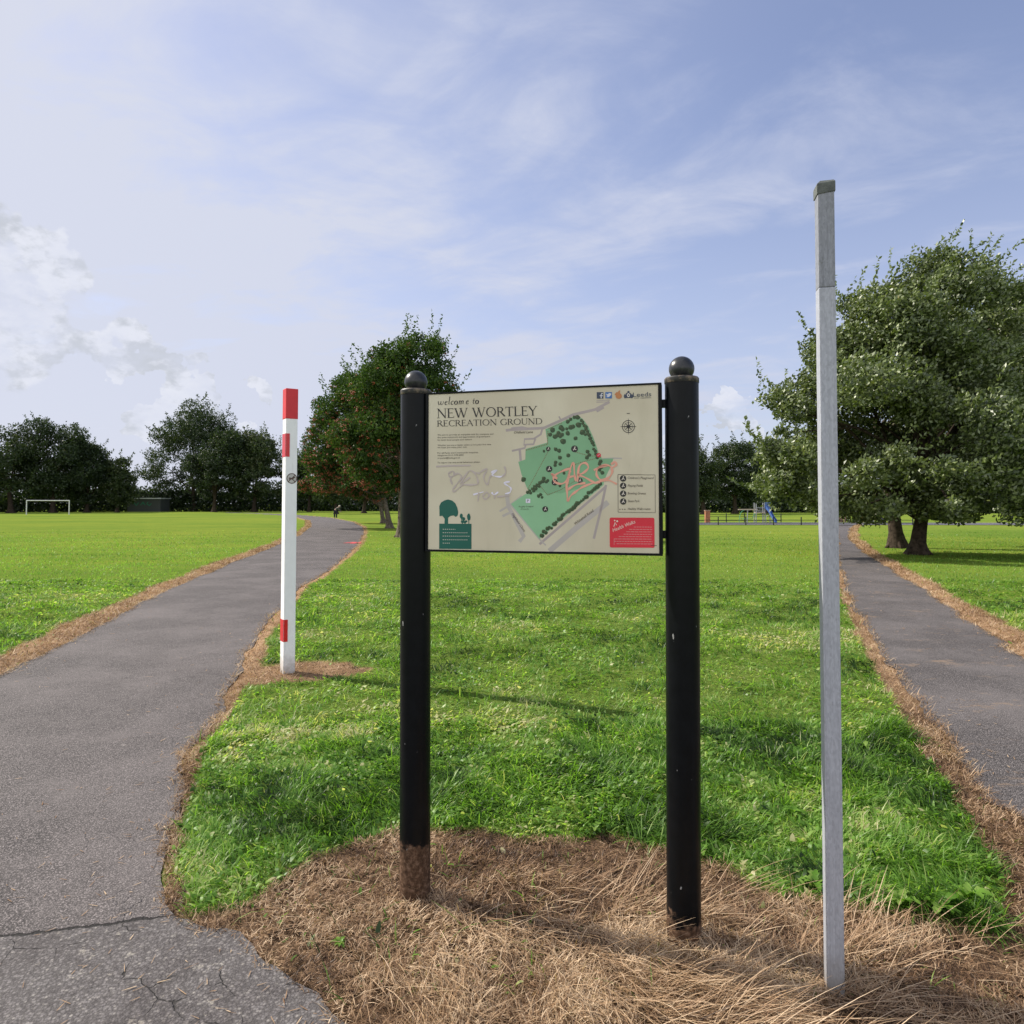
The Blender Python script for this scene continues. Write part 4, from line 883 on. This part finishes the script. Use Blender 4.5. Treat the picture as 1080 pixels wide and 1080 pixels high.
# ------------------------------------------------------------------ football goal, shed, playground, person
M_goal = simple('goal_white', (.62, .62, .62), .5, 0, .08, 4)
gx0, gy0, gx1, gy1 = -73.2, 107.3, -68.2, 109.6
gv = Vector((gx1-gx0, gy1-gy0, 0)); L_ = gv.length
goal = thing('football_goal', 'white football goal frame without a net on the left field', 'goal', (gx0, gy0, .03), math.atan2(gv.y, gv.x))
for x_ in (0, L_): MB().tube([(x_, 0, 0), (x_, 0, 2.12)], .075, 10).build('upright', M_goal, goal, True)
MB().tube([(-.06, 0, 2.15), (L_+.06, 0, 2.15)], .075, 10).build('crossbar', M_goal, goal, True)
M_shed = simple('shed_render', (.045, .05, .05), .8); M_roofm = simple('shed_roof', (.42, .44, .45), .6); M_gg = simple('green_spray', (.01, .16, .09), .6)
kx = 150/750.
shed = thing('park_shed', 'low dark flat-roofed shed with green graffiti between the left field trees', 'shed', (-77.6, 150, .03), 0)
MB().box((0, 2, 1.35), (7, 4, 2.7)).build('wall', M_shed, shed, False, .02)
MB().box((0, 2, 2.83), (7.4, 4.5, .22)).build('roof', M_roofm, shed)
mb = MB()
for pts in ([(-2.2, 2.1), (-1.6, 1.3), (-1.1, 2.0)], [(-.7, 1.4), (-.2, 2.1), (.3, 1.4)], [(-.5, 1.7), (.1, 1.7)], [(.9, 2.1), (.6, 1.7), (1.2, 1.3), (1.6, 1.8)]):
    for a, b_ in zip(pts[:-1], pts[1:]): flat_line(mb, [(a[0], -.012, a[1]), (b_[0], -.012, b_[1])], .16, 0)
mb.build('graffiti', M_gg, shed)

M_rail = simple('rail_black', (.012, .014, .016), .5); M_steel = simple('play_steel', (.36, .37, .38), .4, .3)
def fence(name, label, x0, y0, x1, y1, n, hgt):
    a = math.atan2(y1-y0, x1-x0); L = math.hypot(x1-x0, y1-y0); f_ = thing(name, label, 'fence', (x0, y0, .03), a, 'low railings round the playground')
    for k in range(n):
        p = MB().box((0, 0, hgt/2), (.07, .07, hgt)).build('post', M_rail, f_, False, .01); p.location = (L*k/(n-1), 0, 0)
    for z in (.16, hgt*.62): MB().tube([(0, 0, z), (L, 0, z)], .022, 6).build('rail', M_rail, f_)
    return f_
fence('low_railing', 'low black railing along the front of the playground path, nearest the lawn', 13.5, 53.8, 30.0, 53.3, 9, .62)
fence('low_railing', 'low black railing on the far side of the playground path', 14.0, 62.4, 23.5, 62.2, 7, .80)
pb = thing('brick_pillar', 'short orange-brown pillar at the left end of the playground railing', 'pillar', (16.9, 61.6, .03), 0)
MB().box((0, 0, .50), (.40, .40, 1.0)).build('shaft', simple('brick_orange', (.33, .135, .065), .8, 0, .3, 6), pb, False, .02)
MB().box((0, 0, 1.03), (.46, .46, .08)).build('cap', simple('cap_stone', (.28, .18, .13), .8), pb, False, .02)
# climbing frame with blue slide
M_sl = simple('slide_blue', (.06, .13, .36), .35); M_gp = simple('play_green', (.06, .30, .16), .45); M_bg = simple('play_beige', (.42, .36, .26), .6)
cf = thing('climbing_frame', 'climbing frame of grey poles with a bright blue slide beyond the lawn', 'climbing frame', (21.6, 61.0, .03), R(-8))
for x_, y_, h_ in ((-1.9, 0, 1.55), (-1.0, -.5, 2.2), (-1.0, .6, 2.3), (0, -.5, 2.35), (0, .6, 2.3), (.55, -.5, 2.2)): MB().tube([(x_, y_, 0), (x_*.96, y_, h_)], .055, 8).build('pole', M_steel, cf, True)
MB().box((-.45, .05, 1.15), (1.15, 1.2, .08)).build('platform', M_bg, cf, False, .01)
MB().box((-1.8, 0, 1.52), (2.2, .18, .14)).build('beam', M_bg, cf, False, .02)
mb = MB(); mb.box((-.45, -.55, 1.75), (1.0, .03, .06)); mb.box((-.45, -.55, 1.35), (1.0, .03, .06))
for k in range(5): mb.box((-.85+.2*k, -.55, 1.55), (.03, .03, .42))
mb.build('guard_rail', M_steel, cf)
mb = MB(); pts = []
for s_ in np.linspace(0, 1, 14): pts.append((.22+.78*s_, -.55-.9*s_, 1.62-1.50*(s_*.55+.45*(3*s_**2-2*s_**3))))
wv_ = Vector((.55, .85, 0)).normalized()*.27
v = []
for p in pts:
    p = Vector(p); v += [p-wv_+Vector((0, 0, .30)), p-wv_, p+wv_, p+wv_+Vector((0, 0, .30)), p+wv_*1.12+Vector((0, 0, .30)), p+wv_*1.12-Vector((0, 0, .06)), p-wv_*1.12-Vector((0, 0, .06)), p-wv_*1.12+Vector((0, 0, .30))]
f = [(8*i+k, 8*i+(k+1) % 8, 8*i+8+(k+1) % 8, 8*i+8+k) for i in range(13) for k in range(8)]+[tuple(range(8)), tuple(range(104, 112))[::-1]]
mb.add(v, f); mb.box((.28, -.56, 2.0), (.62, .06, .75)); mb.build('slide', M_sl, cf, False)
mb = MB(); mb.tube([(-2.35+.5*math.cos(a), -.3, .05+1.35*math.sin(a)) for a in np.linspace(math.pi, math.pi*.45, 9)], .035, 6); mb.build('arched_ladder', M_gp, cf, True)
mb = MB(); mb.tube([(-2.7, -.3, .45), (-1.4, -.3, .45), (-1.1, -.5, 1.1)], .04, 6); mb.build('side_rail', M_gp, cf, True)
mb = MB(); mb.tube([(.35+.35*math.cos(a), -.9, .45+.45*math.sin(a)) for a in np.linspace(0, 2*math.pi, 14)], .03, 6); mb.build('hoop', M_steel, cf, True)
cf.scale = (.74, .74, .74)
# painted posts beyond the tree
pcol = [('pale yellow', (.50, .44, .16)), ('white', (.60, .60, .56)), ('lime green', (.22, .40, .08)), ('white', (.60, .60, .56)), ('orange', (.38, .18, .09)), ('pale yellow', (.50, .44, .16)), ('white', (.60, .60, .56)), ('lime green', (.22, .40, .08))]
nm_ = ['leftmost', 'second from left', 'third from left', 'fourth from left', 'fifth from left', 'sixth from left', 'second from right', 'rightmost']
for k, (cn_, cc) in enumerate(pcol):
    px_ = 889+5.2*k; Y_ = 63.0
    o_ = MB().tube([(0, 0, 0), (0, 0, 1.05+.12*(k % 3))], .10, 8).build('painted_post', simple('post_'+cn_.replace(' ', '_'), cc, .6), None, True)
    o_.location = ((px_-540)/750*Y_, Y_, .05); tag(o_, f'{cn_} playground post, {nm_[k]} of the row beyond the big tree', 'post', 'painted playground posts')
hut = thing('play_hut', 'small orange-red play hut seen under the low branches left of the big trees', 'play hut', (28.9, 63.5, .03), 0)
MB().box((0, 0, .55), (1.3, 1.1, 1.1)).build('wall', simple('hut_orange', (.20, .12, .09), .7), hut, False, .02)
MB().add([(-.8, -.7, 1.1), (.8, -.7, 1.1), (.8, .7, 1.1), (-.8, .7, 1.1), (-.8, 0, 1.5), (.8, 0, 1.5)], [(0, 1, 5, 4), (2, 3, 4, 5), (0, 4, 3), (1, 2, 5), (0, 3, 2, 1)]).build('roof', simple('hut_roof', (.15, .09, .07), .7), hut)

# person bending on the path edge
def skin_body(name, vs, es, rad, mat_, parent, root_i=0, sub=2):
    me = bpy.data.meshes.new(name); me.from_pydata(vs, es, []); ob = bpy.data.objects.new(name, me); COL.objects.link(ob)
    md = ob.modifiers.new('s', 'SKIN'); md.use_smooth_shade = True
    for i, r_ in enumerate(rad):
        sv = me.skin_vertices[0].data[i]; sv.radius = r_ if hasattr(r_, '__len__') else (r_, r_); sv.use_root = (i == root_i)
    ob.modifiers.new('b', 'SUBSURF').levels = sub; ob.modifiers['b'].render_levels = sub
    dg = bpy.context.evaluated_depsgraph_get(); dg.update(); m2 = bpy.data.meshes.new_from_object(ob.evaluated_get(dg)); m2.name = name
    m2.materials.clear(); m2.materials.append(mat_); bpy.data.objects.remove(ob)
    return link(bpy.data.objects.new(name, m2), parent)
per = thing('person', 'person in dark trousers and olive jacket bending forward at the path edge', 'person', (-19.85, 80.1, .0), 0)
M_skin = simple('skin', (.45, .28, .20), .6); M_trs = simple('dark_trousers', (.012, .013, .018), .8); M_jkt = simple('olive_jacket', (.055, .065, .04), .8); M_hair = simple('pale_hair', (.45, .40, .32), .8)
J = [(0, 0, .90), (-.11, 0, .86), (-.13, .02, .48), (-.13, .04, .08), (-.11, -.12, .03), (.11, 0, .86), (.12, -.03, .48), (.10, -.02, .08), (.12, -.18, .03),
     (.14, -.02, 1.10), (.32, -.04, 1.27), (.40, -.04, 1.32), (.47, -.05, 1.38), (.33, -.20, 1.24), (.42, -.24, 1.00), (.55, -.22, .80), (.60, -.22, .73), (.33, .12, 1.24), (.44, .14, 1.00), (.58, .10, .82), (.63, .10, .75)]
JE = [(0, 1), (1, 2), (2, 3), (3, 4), (0, 5), (5, 6), (6, 7), (7, 8), (0, 9), (9, 10), (10, 11), (11, 12), (10, 13), (13, 14), (14, 15), (15, 16), (10, 17), (17, 18), (18, 19), (19, 20)]
JR = [.13, .10, .07, .045, .04, .10, .07, .045, .04, .14, .13, .055, .10, .06, .045, .032, .035, .06, .045, .032, .035]
skin_body('body', J, JE, JR, M_skin, per)
skin_body('trousers', [J[i] for i in (0, 1, 2, 3, 5, 6, 7)], [(0, 1), (1, 2), (2, 3), (0, 4), (4, 5), (5, 6)], [.16, .125, .095, .075, .125, .095, .075], M_trs, per)
skin_body('jacket', [(.02, 0, .90), J[9], J[10], J[13], J[14], J[15], J[17], J[18], J[19]], [(0, 1), (1, 2), (2, 3), (3, 4), (4, 5), (2, 6), (6, 7), (7, 8)], [.165, .17, .16, .085, .065, .05, .085, .065, .05], M_jkt, per)
MB().lathe([(.002, .115)]+[(.115*math.sin(a), .115*math.cos(a)) for a in np.linspace(.2, 1.75, 8)], 14, (.445, -.04, 1.405)).build('hair', M_hair, per, True)

# red spray paint on the path edge
M_spray = simple('red_spray_paint', (.50, .055, .06), .7)
tagm = MB(); sx, sy_ = -6.35, 29.6
for pts in ([(0, 0), (.35, .8), (.6, -.3), (.85, .7), (1.1, -.2)], [(1.2, .6), (1.25, -.4), (1.6, -.3), (1.7, .6)], [(1.85, -.5), (1.9, .7), (2.1, .8)], [(1.9, .1), (2.15, -.4)]):
    P_ = smooth(pts, 4)
    for a, b_ in zip(P_[:-1], P_[1:]):
        a = Vector((a[0]*.62, a[1]*1.1, 0)); b_ = Vector((b_[0]*.62, b_[1]*1.1, 0)); n = (b_-a).cross(Vector((0, 0, 1))).normalized()*.09
        tagm.add([a+n, b_+n, b_-n, a-n], [(0, 1, 2, 3)])
tg = tagm.build('path_graffiti', M_spray); tg.location = (sx-.55, sy_-.2, .006)
for i_, v_ in enumerate(tg.data.vertices): v_.co.z += .00002*i_
tag(tg, 'red spray-painted scrawl on the tarmac at the right edge of the left path', 'graffiti')

# ------------------------------------------------------------------ grass, dead grass, weeds
def blades(x, y, z0, hgt, wid, az, lean, curl, tone, rg, nseg=3):
    """ribbons of nseg quads, the last one pointed; az = direction of lean"""
    n = len(x); V = []; T_ = []
    pa = az+np.pi/2+rg.normal(0, .5, n); px_, py_ = np.cos(pa)*wid/2, np.sin(pa)*wid/2
    cx, cy, cz = x.copy(), y.copy(), z0.copy(); ang_ = lean.copy(); seg = hgt/nseg
    for k in range(nseg+1):
        ww = (1.0, .95, .7, .08)[k] if nseg == 3 else np.interp(k/nseg, [0, .3, .75, 1], [.8, 1, .7, .1])
        V.append(np.stack([cx-px_*ww, cy-py_*ww, cz], 1)); V.append(np.stack([cx+px_*ww, cy+py_*ww, cz], 1))
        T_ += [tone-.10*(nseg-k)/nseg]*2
        cx = cx+np.cos(az)*np.sin(ang_)*seg; cy = cy+np.sin(az)*np.sin(ang_)*seg; cz = cz+np.cos(ang_)*seg; ang_ = ang_+curl
    V = np.stack(V, 1); m = 2*(nseg+1); T_ = np.stack(T_, 1)
    i = np.arange(n)[:, None]*m
    F = np.concatenate([np.stack([i[:, 0]+2*k, i[:, 0]+2*k+1, i[:, 0]+2*k+3, i[:, 0]+2*k+2], 1) for k in range(nseg)])
    return V.reshape(-1, 3), F, np.clip(T_.reshape(-1), 0, 1)
def wedge(n, d0, d1, rg, p=1.0, half=.86, extra=.5):
    """points in the view wedge, density falling with distance"""
    u = rg.random(n); dd = d0*(d1/d0)**u if p == 1 else (d0**p+u*(d1**p-d0**p))**(1/p)
    x = (rg.random(n)*2-1)*(half*dd+extra); return x, dd
HALF = .80
# green blades near the camera
g = np.random.default_rng(5)
def grow(n, d0, d1, p, hs, ws, name_seed):
    rg = np.random.default_rng(name_seed); x, y = wedge(n, d0, d1, rg, p, HALF, .5)
    sd_ = pathsd(x, y); dn = deadness(x, y)
    keep = (sd_ > .025) & (rg.random(n) > np.minimum(dn*1.15, .985))
    ex = np.random.default_rng(name_seed+50); x, y, sd_ = x[keep], y[keep], sd_[keep]; n = len(x)
    cl = fbm(x, y, 3.4, 3, 71); cl2 = fbm(x, y, .8, 2, 73); patch = fbm(x, y, 1.3, 3, 75)
    h_ = hs*(.45+1.0*np.clip((cl-.3)*2.0, 0, 1.2))*rg.uniform(.55, 1.3, n)
    h_ *= np.interp(y, [0, 10, 13.5, 15], [1, .95, .60, .45])
    az = 2*np.pi*fbm(x, y, 1.7, 3, 77)*2.4+rg.normal(0, 1.15, n)
    lean = np.clip(rg.normal(.95, .36, n), .02, 1.5); curl = rg.uniform(.12, .50, n)
    z0 = ground_z(x, y, sd_)-.006
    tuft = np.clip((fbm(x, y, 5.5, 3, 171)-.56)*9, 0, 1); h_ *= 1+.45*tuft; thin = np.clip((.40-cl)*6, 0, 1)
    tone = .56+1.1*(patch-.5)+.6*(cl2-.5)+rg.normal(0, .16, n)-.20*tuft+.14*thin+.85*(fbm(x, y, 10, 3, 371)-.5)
    straw = rg.random(n) < .05+.10*thin; tone[straw] = rg.uniform(.85, 1, straw.sum())
    wd = ws*np.interp(y, [2, 5, 10, 16], [1, 1.35, 2.2, 3.2])*rg.uniform(.7, 1.35, n)
    leafy = rg.random(n) < .10+.35*np.clip((fbm(x, y, 2.1, 3, 271)-.56)*8, 0, 1)     # clover, daisies and other flat leaves in the sward
    h_[leafy] = rg.uniform(.018, .045, leafy.sum()); wd[leafy] *= rg.uniform(2.0, 4.0, leafy.sum()); lean[leafy] = rg.uniform(.6, 1.3, leafy.sum()); z0[leafy] += rg.uniform(.008, .035, leafy.sum()); tone[leafy] += .03
    return blades(x, y, z0, h_, wd, az, lean, curl, tone, rg)
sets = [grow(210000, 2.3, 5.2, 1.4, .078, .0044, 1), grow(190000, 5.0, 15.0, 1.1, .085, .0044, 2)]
def merge(sets_):
    o_ = 0; V, F, T_ = [], [], []
    for v, f, t_ in sets_: V.append(v); F.append(f+o_); T_.append(t_); o_ += len(v)
    return np.vstack(V), np.vstack(F), np.concatenate(T_)
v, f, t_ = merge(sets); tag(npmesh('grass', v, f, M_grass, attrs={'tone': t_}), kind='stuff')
# short mown turf further off
rg = np.random.default_rng(8); x, y = wedge(150000, 13, 44, rg, .6, HALF, .5); sd_ = pathsd(x, y); dn = deadness(x, y); k = (sd_ > .05) & (rg.random(len(x)) > dn*1.2) & (rg.random(len(x)) < np.clip((46-y)/26, 0, 1))
x, y, sd_ = x[k], y[k], sd_[k]; n = len(x)
tone = .54+.6*(fbm(x, y, .5, 3, 75)-.5)+rg.normal(0, .14, n)
v, f, t_ = blades(x, y, ground_z(x, y, sd_)-.004, .042*rg.uniform(.5, 1.5, n)*(.6+fbm(x, y, 1.2, 3, 79)), .0008*y*rg.uniform(.5, 1.3, n), rg.uniform(0, 6.28, n), np.clip(rg.normal(.7, .3, n), 0, 1.3), rg.uniform(.1, .4, n), tone, rg, 2)
tag(npmesh('mown_grass', v, f, M_grass, attrs={'tone': t_}), kind='stuff')

# dead grass: matted fine stuff everywhere that is dead, long pale stalks in front of the board
rg = np.random.default_rng(9)
def dead_blades(n, d0, d1, p, hs, ws, over=.05, seed=9, half=HALF):
    rg = np.random.default_rng(seed); x, y = wedge(n, d0, d1, rg, p, half, .45); sd_ = pathsd(x, y); dn = deadness(x, y)
    k = (dn > .35) & (sd_ > -over*rg.random(n)**2*np.clip(y/3, 1, 3)); x, y, sd_ = x[k], y[k], sd_[k]; n = len(x)
    cl = fbm(x, y, 4.5, 3, 81); bare = fbm(x, y, 2.3, 3, 83)
    k = rg.random(n) < np.clip((bare-.36-.10*np.exp(-((x+.55)/.35)**2-((y-2.5)/.4)**2))*7, .45, 1); x, y, sd_, cl = x[k], y[k], sd_[k], cl[k]; n = len(x)
    mid_ = np.exp(-((x-.45)/.75)**4-((y-2.45)/.62)**4); h_ = hs*rg.uniform(.4, 1.4, n)*(.55+.45*mid_); az = 2*np.pi*fbm(x, y, 2.6, 3, 85)*2.5+rg.normal(0, 1.4, n)
    lean = np.clip(rg.normal(1.12, .30, n), .2, 1.62); z0 = np.maximum(ground_z(x, y, sd_), 0)+rg.random(n)*.022*np.clip(cl*1.6, .2, 1)*np.clip(sd_/.1+.3, .15, 1)
    tone = .45+.16*mid_+1.6*(cl-.5)+rg.normal(0, .24, n)
    return blades(x, y, z0, h_, ws*np.interp(y, [2, 5, 20], [1, 1.6, 5])*rg.uniform(.6, 1.4, n), az, lean, rg.uniform(-.05, .35, n), tone, rg)
def stalks(n, seed):
    """long combed stalks: they fan out from between the sign posts down and to the right"""
    rg = np.random.default_rng(seed); x = rg.uniform(-.75, 2.1, n); y = rg.uniform(1.9, 3.2, n)
    fall = np.exp(-((x-.42)/.80)**2-((y-2.35)/.50)**2)
    k = (rg.random(n) < fall*np.clip((fbm(x, y, 3.2, 3, 91)-.30)*3, .05, 1)) & (np.hypot(x+.397, y-2.95) > .12) & (np.hypot(x-.634, y-2.62) > .15) & (deadness(x, y) > .5); x, y = x[k], y[k]; n = len(x); sd_ = pathsd(x, y)
    cx, cy = .05, 2.95; az = np.arctan2(y-cy-.25, (x-cx))+.25; az += (fbm(x, y, 3.0, 3, 93)-.5)*3.0+rg.normal(0, .42, n)
    z0 = ground_z(x, y, sd_)+rg.random(n)*.045
    return blades(x, y, z0, rg.uniform(.07, .26, n), rg.uniform(.0016, .0034, n), az, np.clip(rg.normal(1.18, .22, n), .4, 1.7), rg.uniform(.03, .22, n), .66+rg.normal(0, .22, n), rg)
def verge_blades(n, seed):
    rg = np.random.default_rng(seed); X_, Y_ = [], []
    for pts, wd in ((LWs, .36), (LEs, .16), (REs, .34), (RWs, .26)):
        p = np.array(pts); p = p[(p[:, 1] > 2.0) & (p[:, 1] < 75)]; seg = np.linalg.norm(np.diff(p, axis=0), axis=1); mid = np.hypot(*((p[1:]+p[:-1])/2).T)
        w_ = seg/mid**.9*wd; k = rg.choice(len(seg), int(n*wd), p=w_/w_.sum()); u = rg.random(len(k)); q = p[k]+(p[k+1]-p[k])*u[:, None]
        nr = np.stack([-(p[k+1]-p[k])[:, 1], (p[k+1]-p[k])[:, 0]], 1)/seg[k][:, None]; q = q+nr*rg.uniform(-.62, .62, len(k))[:, None]; X_.append(q[:, 0]); Y_.append(q[:, 1])
    x = np.concatenate(X_); y = np.concatenate(Y_); sd_ = pathsd(x, y); dn = deadness(x, y); k = (dn > .3) & (sd_ > -.06) & (y > 3); x, y, sd_ = x[k], y[k], sd_[k]; n = len(x)
    cl = fbm(x, y, 3.5, 3, 81)
    return blades(x, y, np.maximum(ground_z(x, y, sd_), 0)+rg.random(n)*.012, rg.uniform(.03, .09, n)*np.interp(y, [3, 10, 40], [1, 1.1, 1.6]), .0030*np.interp(y, [3, 8, 20, 60], [1, 1.6, 3.5, 8])*rg.uniform(.6, 1.4, n), rg.uniform(0, 6.28, n), np.clip(rg.normal(1.15, .3, n), .2, 1.6), rg.uniform(0, .3, n), .60+1.0*(cl-.5)+rg.normal(0, .2, n), rg, 2)
S_ = [dead_blades(170000, 5.2, 12, .8, .05, .0026, .05, 10), dead_blades(420000, 1.9, 5.5, 1.5, .055, .0024, .05, 9), stalks(26000, 12)]
v, f, t_ = merge(S_); tag(npmesh('dead_grass', v, f, M_straw, attrs={'tone': t_}), kind='stuff')
v, f, t_ = verge_blades(170000, 17); tag(npmesh('dead_grass_verge', v, f, M_straw, attrs={'tone': t_}), kind='stuff')

# broad-leaved weeds at the edge of the green
M_weed = leafmat('weed_leaf', [(0, (.07, .16, .020)), (.5, (.14, .28, .035)), (1, (.26, .38, .09))], .45, None, .015, .4)
wl = ['at the grass edge right of the steel post', 'closest to the right edge of the picture', 'just right of the steel post, half in the grass', 'between right sign post and steel post', 'at the front of the green, touching the steel post',
      'low in the dead grass left of the left sign post', 'in the turf behind the steel post', 'largest of the right-hand group, wide pale leaves', 'at the green edge between the two sign posts', 'in the lawn close to the right path verge', 'beside the left path edge', 'in the turf midway between the sign posts']
for k, (x_, y_, s_) in enumerate([(1.52, 2.83, .10), (1.80, 2.86, .12), (1.24, 2.97, .10), (.86, 3.28, .07), (1.10, 2.95, .07), (-.62, 2.62, .05), (1.42, 3.65, .10), (1.66, 2.80, .14), (.40, 3.50, .08), (2.25, 4.6, .11), (-1.55, 3.95, .07), (.25, 4.4, .09)]):
    rg = np.random.default_rng(100+k); mbw = MB(); nl = int(rg.integers(7, 12)); zb = float(ground_z(np.array([x_]), np.array([y_]))[0])
    tn = []
    for j in range(nl):
        a = 2*math.pi*j/nl+rg.uniform(-.4, .4); L = s_*.78*rg.uniform(.6, 1.15); el_ = rg.uniform(.3, 1.0); w0 = L*rg.uniform(.16, .26); n_ = 7; vv = []
        dr = Vector((math.cos(a), math.sin(a), 0)); sd2 = Vector((-math.sin(a), math.cos(a), 0)); p = Vector((0, 0, 0)); e = el_+.3
        for i in range(n_+1):
            q = i/n_; ww = w0*(math.sin(math.pi*min(1, q*.92+.08))**.7)*(1+.28*(-1)**i*(q < .9))
            vv += [p-sd2*ww+Vector((0, 0, ww*.35)), p, p+sd2*ww+Vector((0, 0, ww*.35))]; p = p+(dr*math.cos(e)+Vector((0, 0, math.sin(e))))*L/n_; e -= .22
        mbw.add(vv, [(3*i+c_, 3*i+c_+1, 3*i+c_+4, 3*i+c_+3) for i in range(n_) for c_ in (0, 1)]); tn += [rg.uniform(.2, .95)]*len(vv)
    o_ = mbw.build('weed_plant', M_weed, None, True, 0, 80); o_.location = (x_, y_, zb+.022)
    at_ = o_.data.attributes.new('tone', 'FLOAT', 'POINT'); at_.data.foreach_set('value', np.array(tn, np.float32))
    tag(o_, f'leafy green weed rosette {wl[k]}', 'weed', 'broad-leaved weeds')

# strands and bits that blew onto the tarmac
rg = np.random.default_rng(15); x, y = wedge(26000, 2.0, 26, rg, 1.0, HALF, .3); sd_ = pathsd(x, y)
pr = np.exp(sd_/.22)*.5+.012; pr[x > 0] = np.exp(sd_[x > 0]/.9)*.8*(fbm(x[x > 0]*.6, y[x > 0]*1.4, 1.6, 3, 95) > .54)+.02
k = (sd_ < -.01) & (rg.random(len(x)) < pr); x, y = x[k], y[k]; n = len(x)
v, f, t_ = blades(x, y, np.full(n, .003), rg.uniform(.015, .05, n)*np.interp(y, [2, 10, 25], [1, 1.7, 3]), .0028*np.interp(y, [2, 25], [1, 6])*rg.uniform(.6, 1.5, n), rg.uniform(0, 6.28, n), np.full(n, 1.50), np.full(n, .0), rg.uniform(.35, 1, n), rg, 2)
tag(npmesh('loose_straw', v, f, M_straw, attrs={'tone': t_}), kind='stuff')
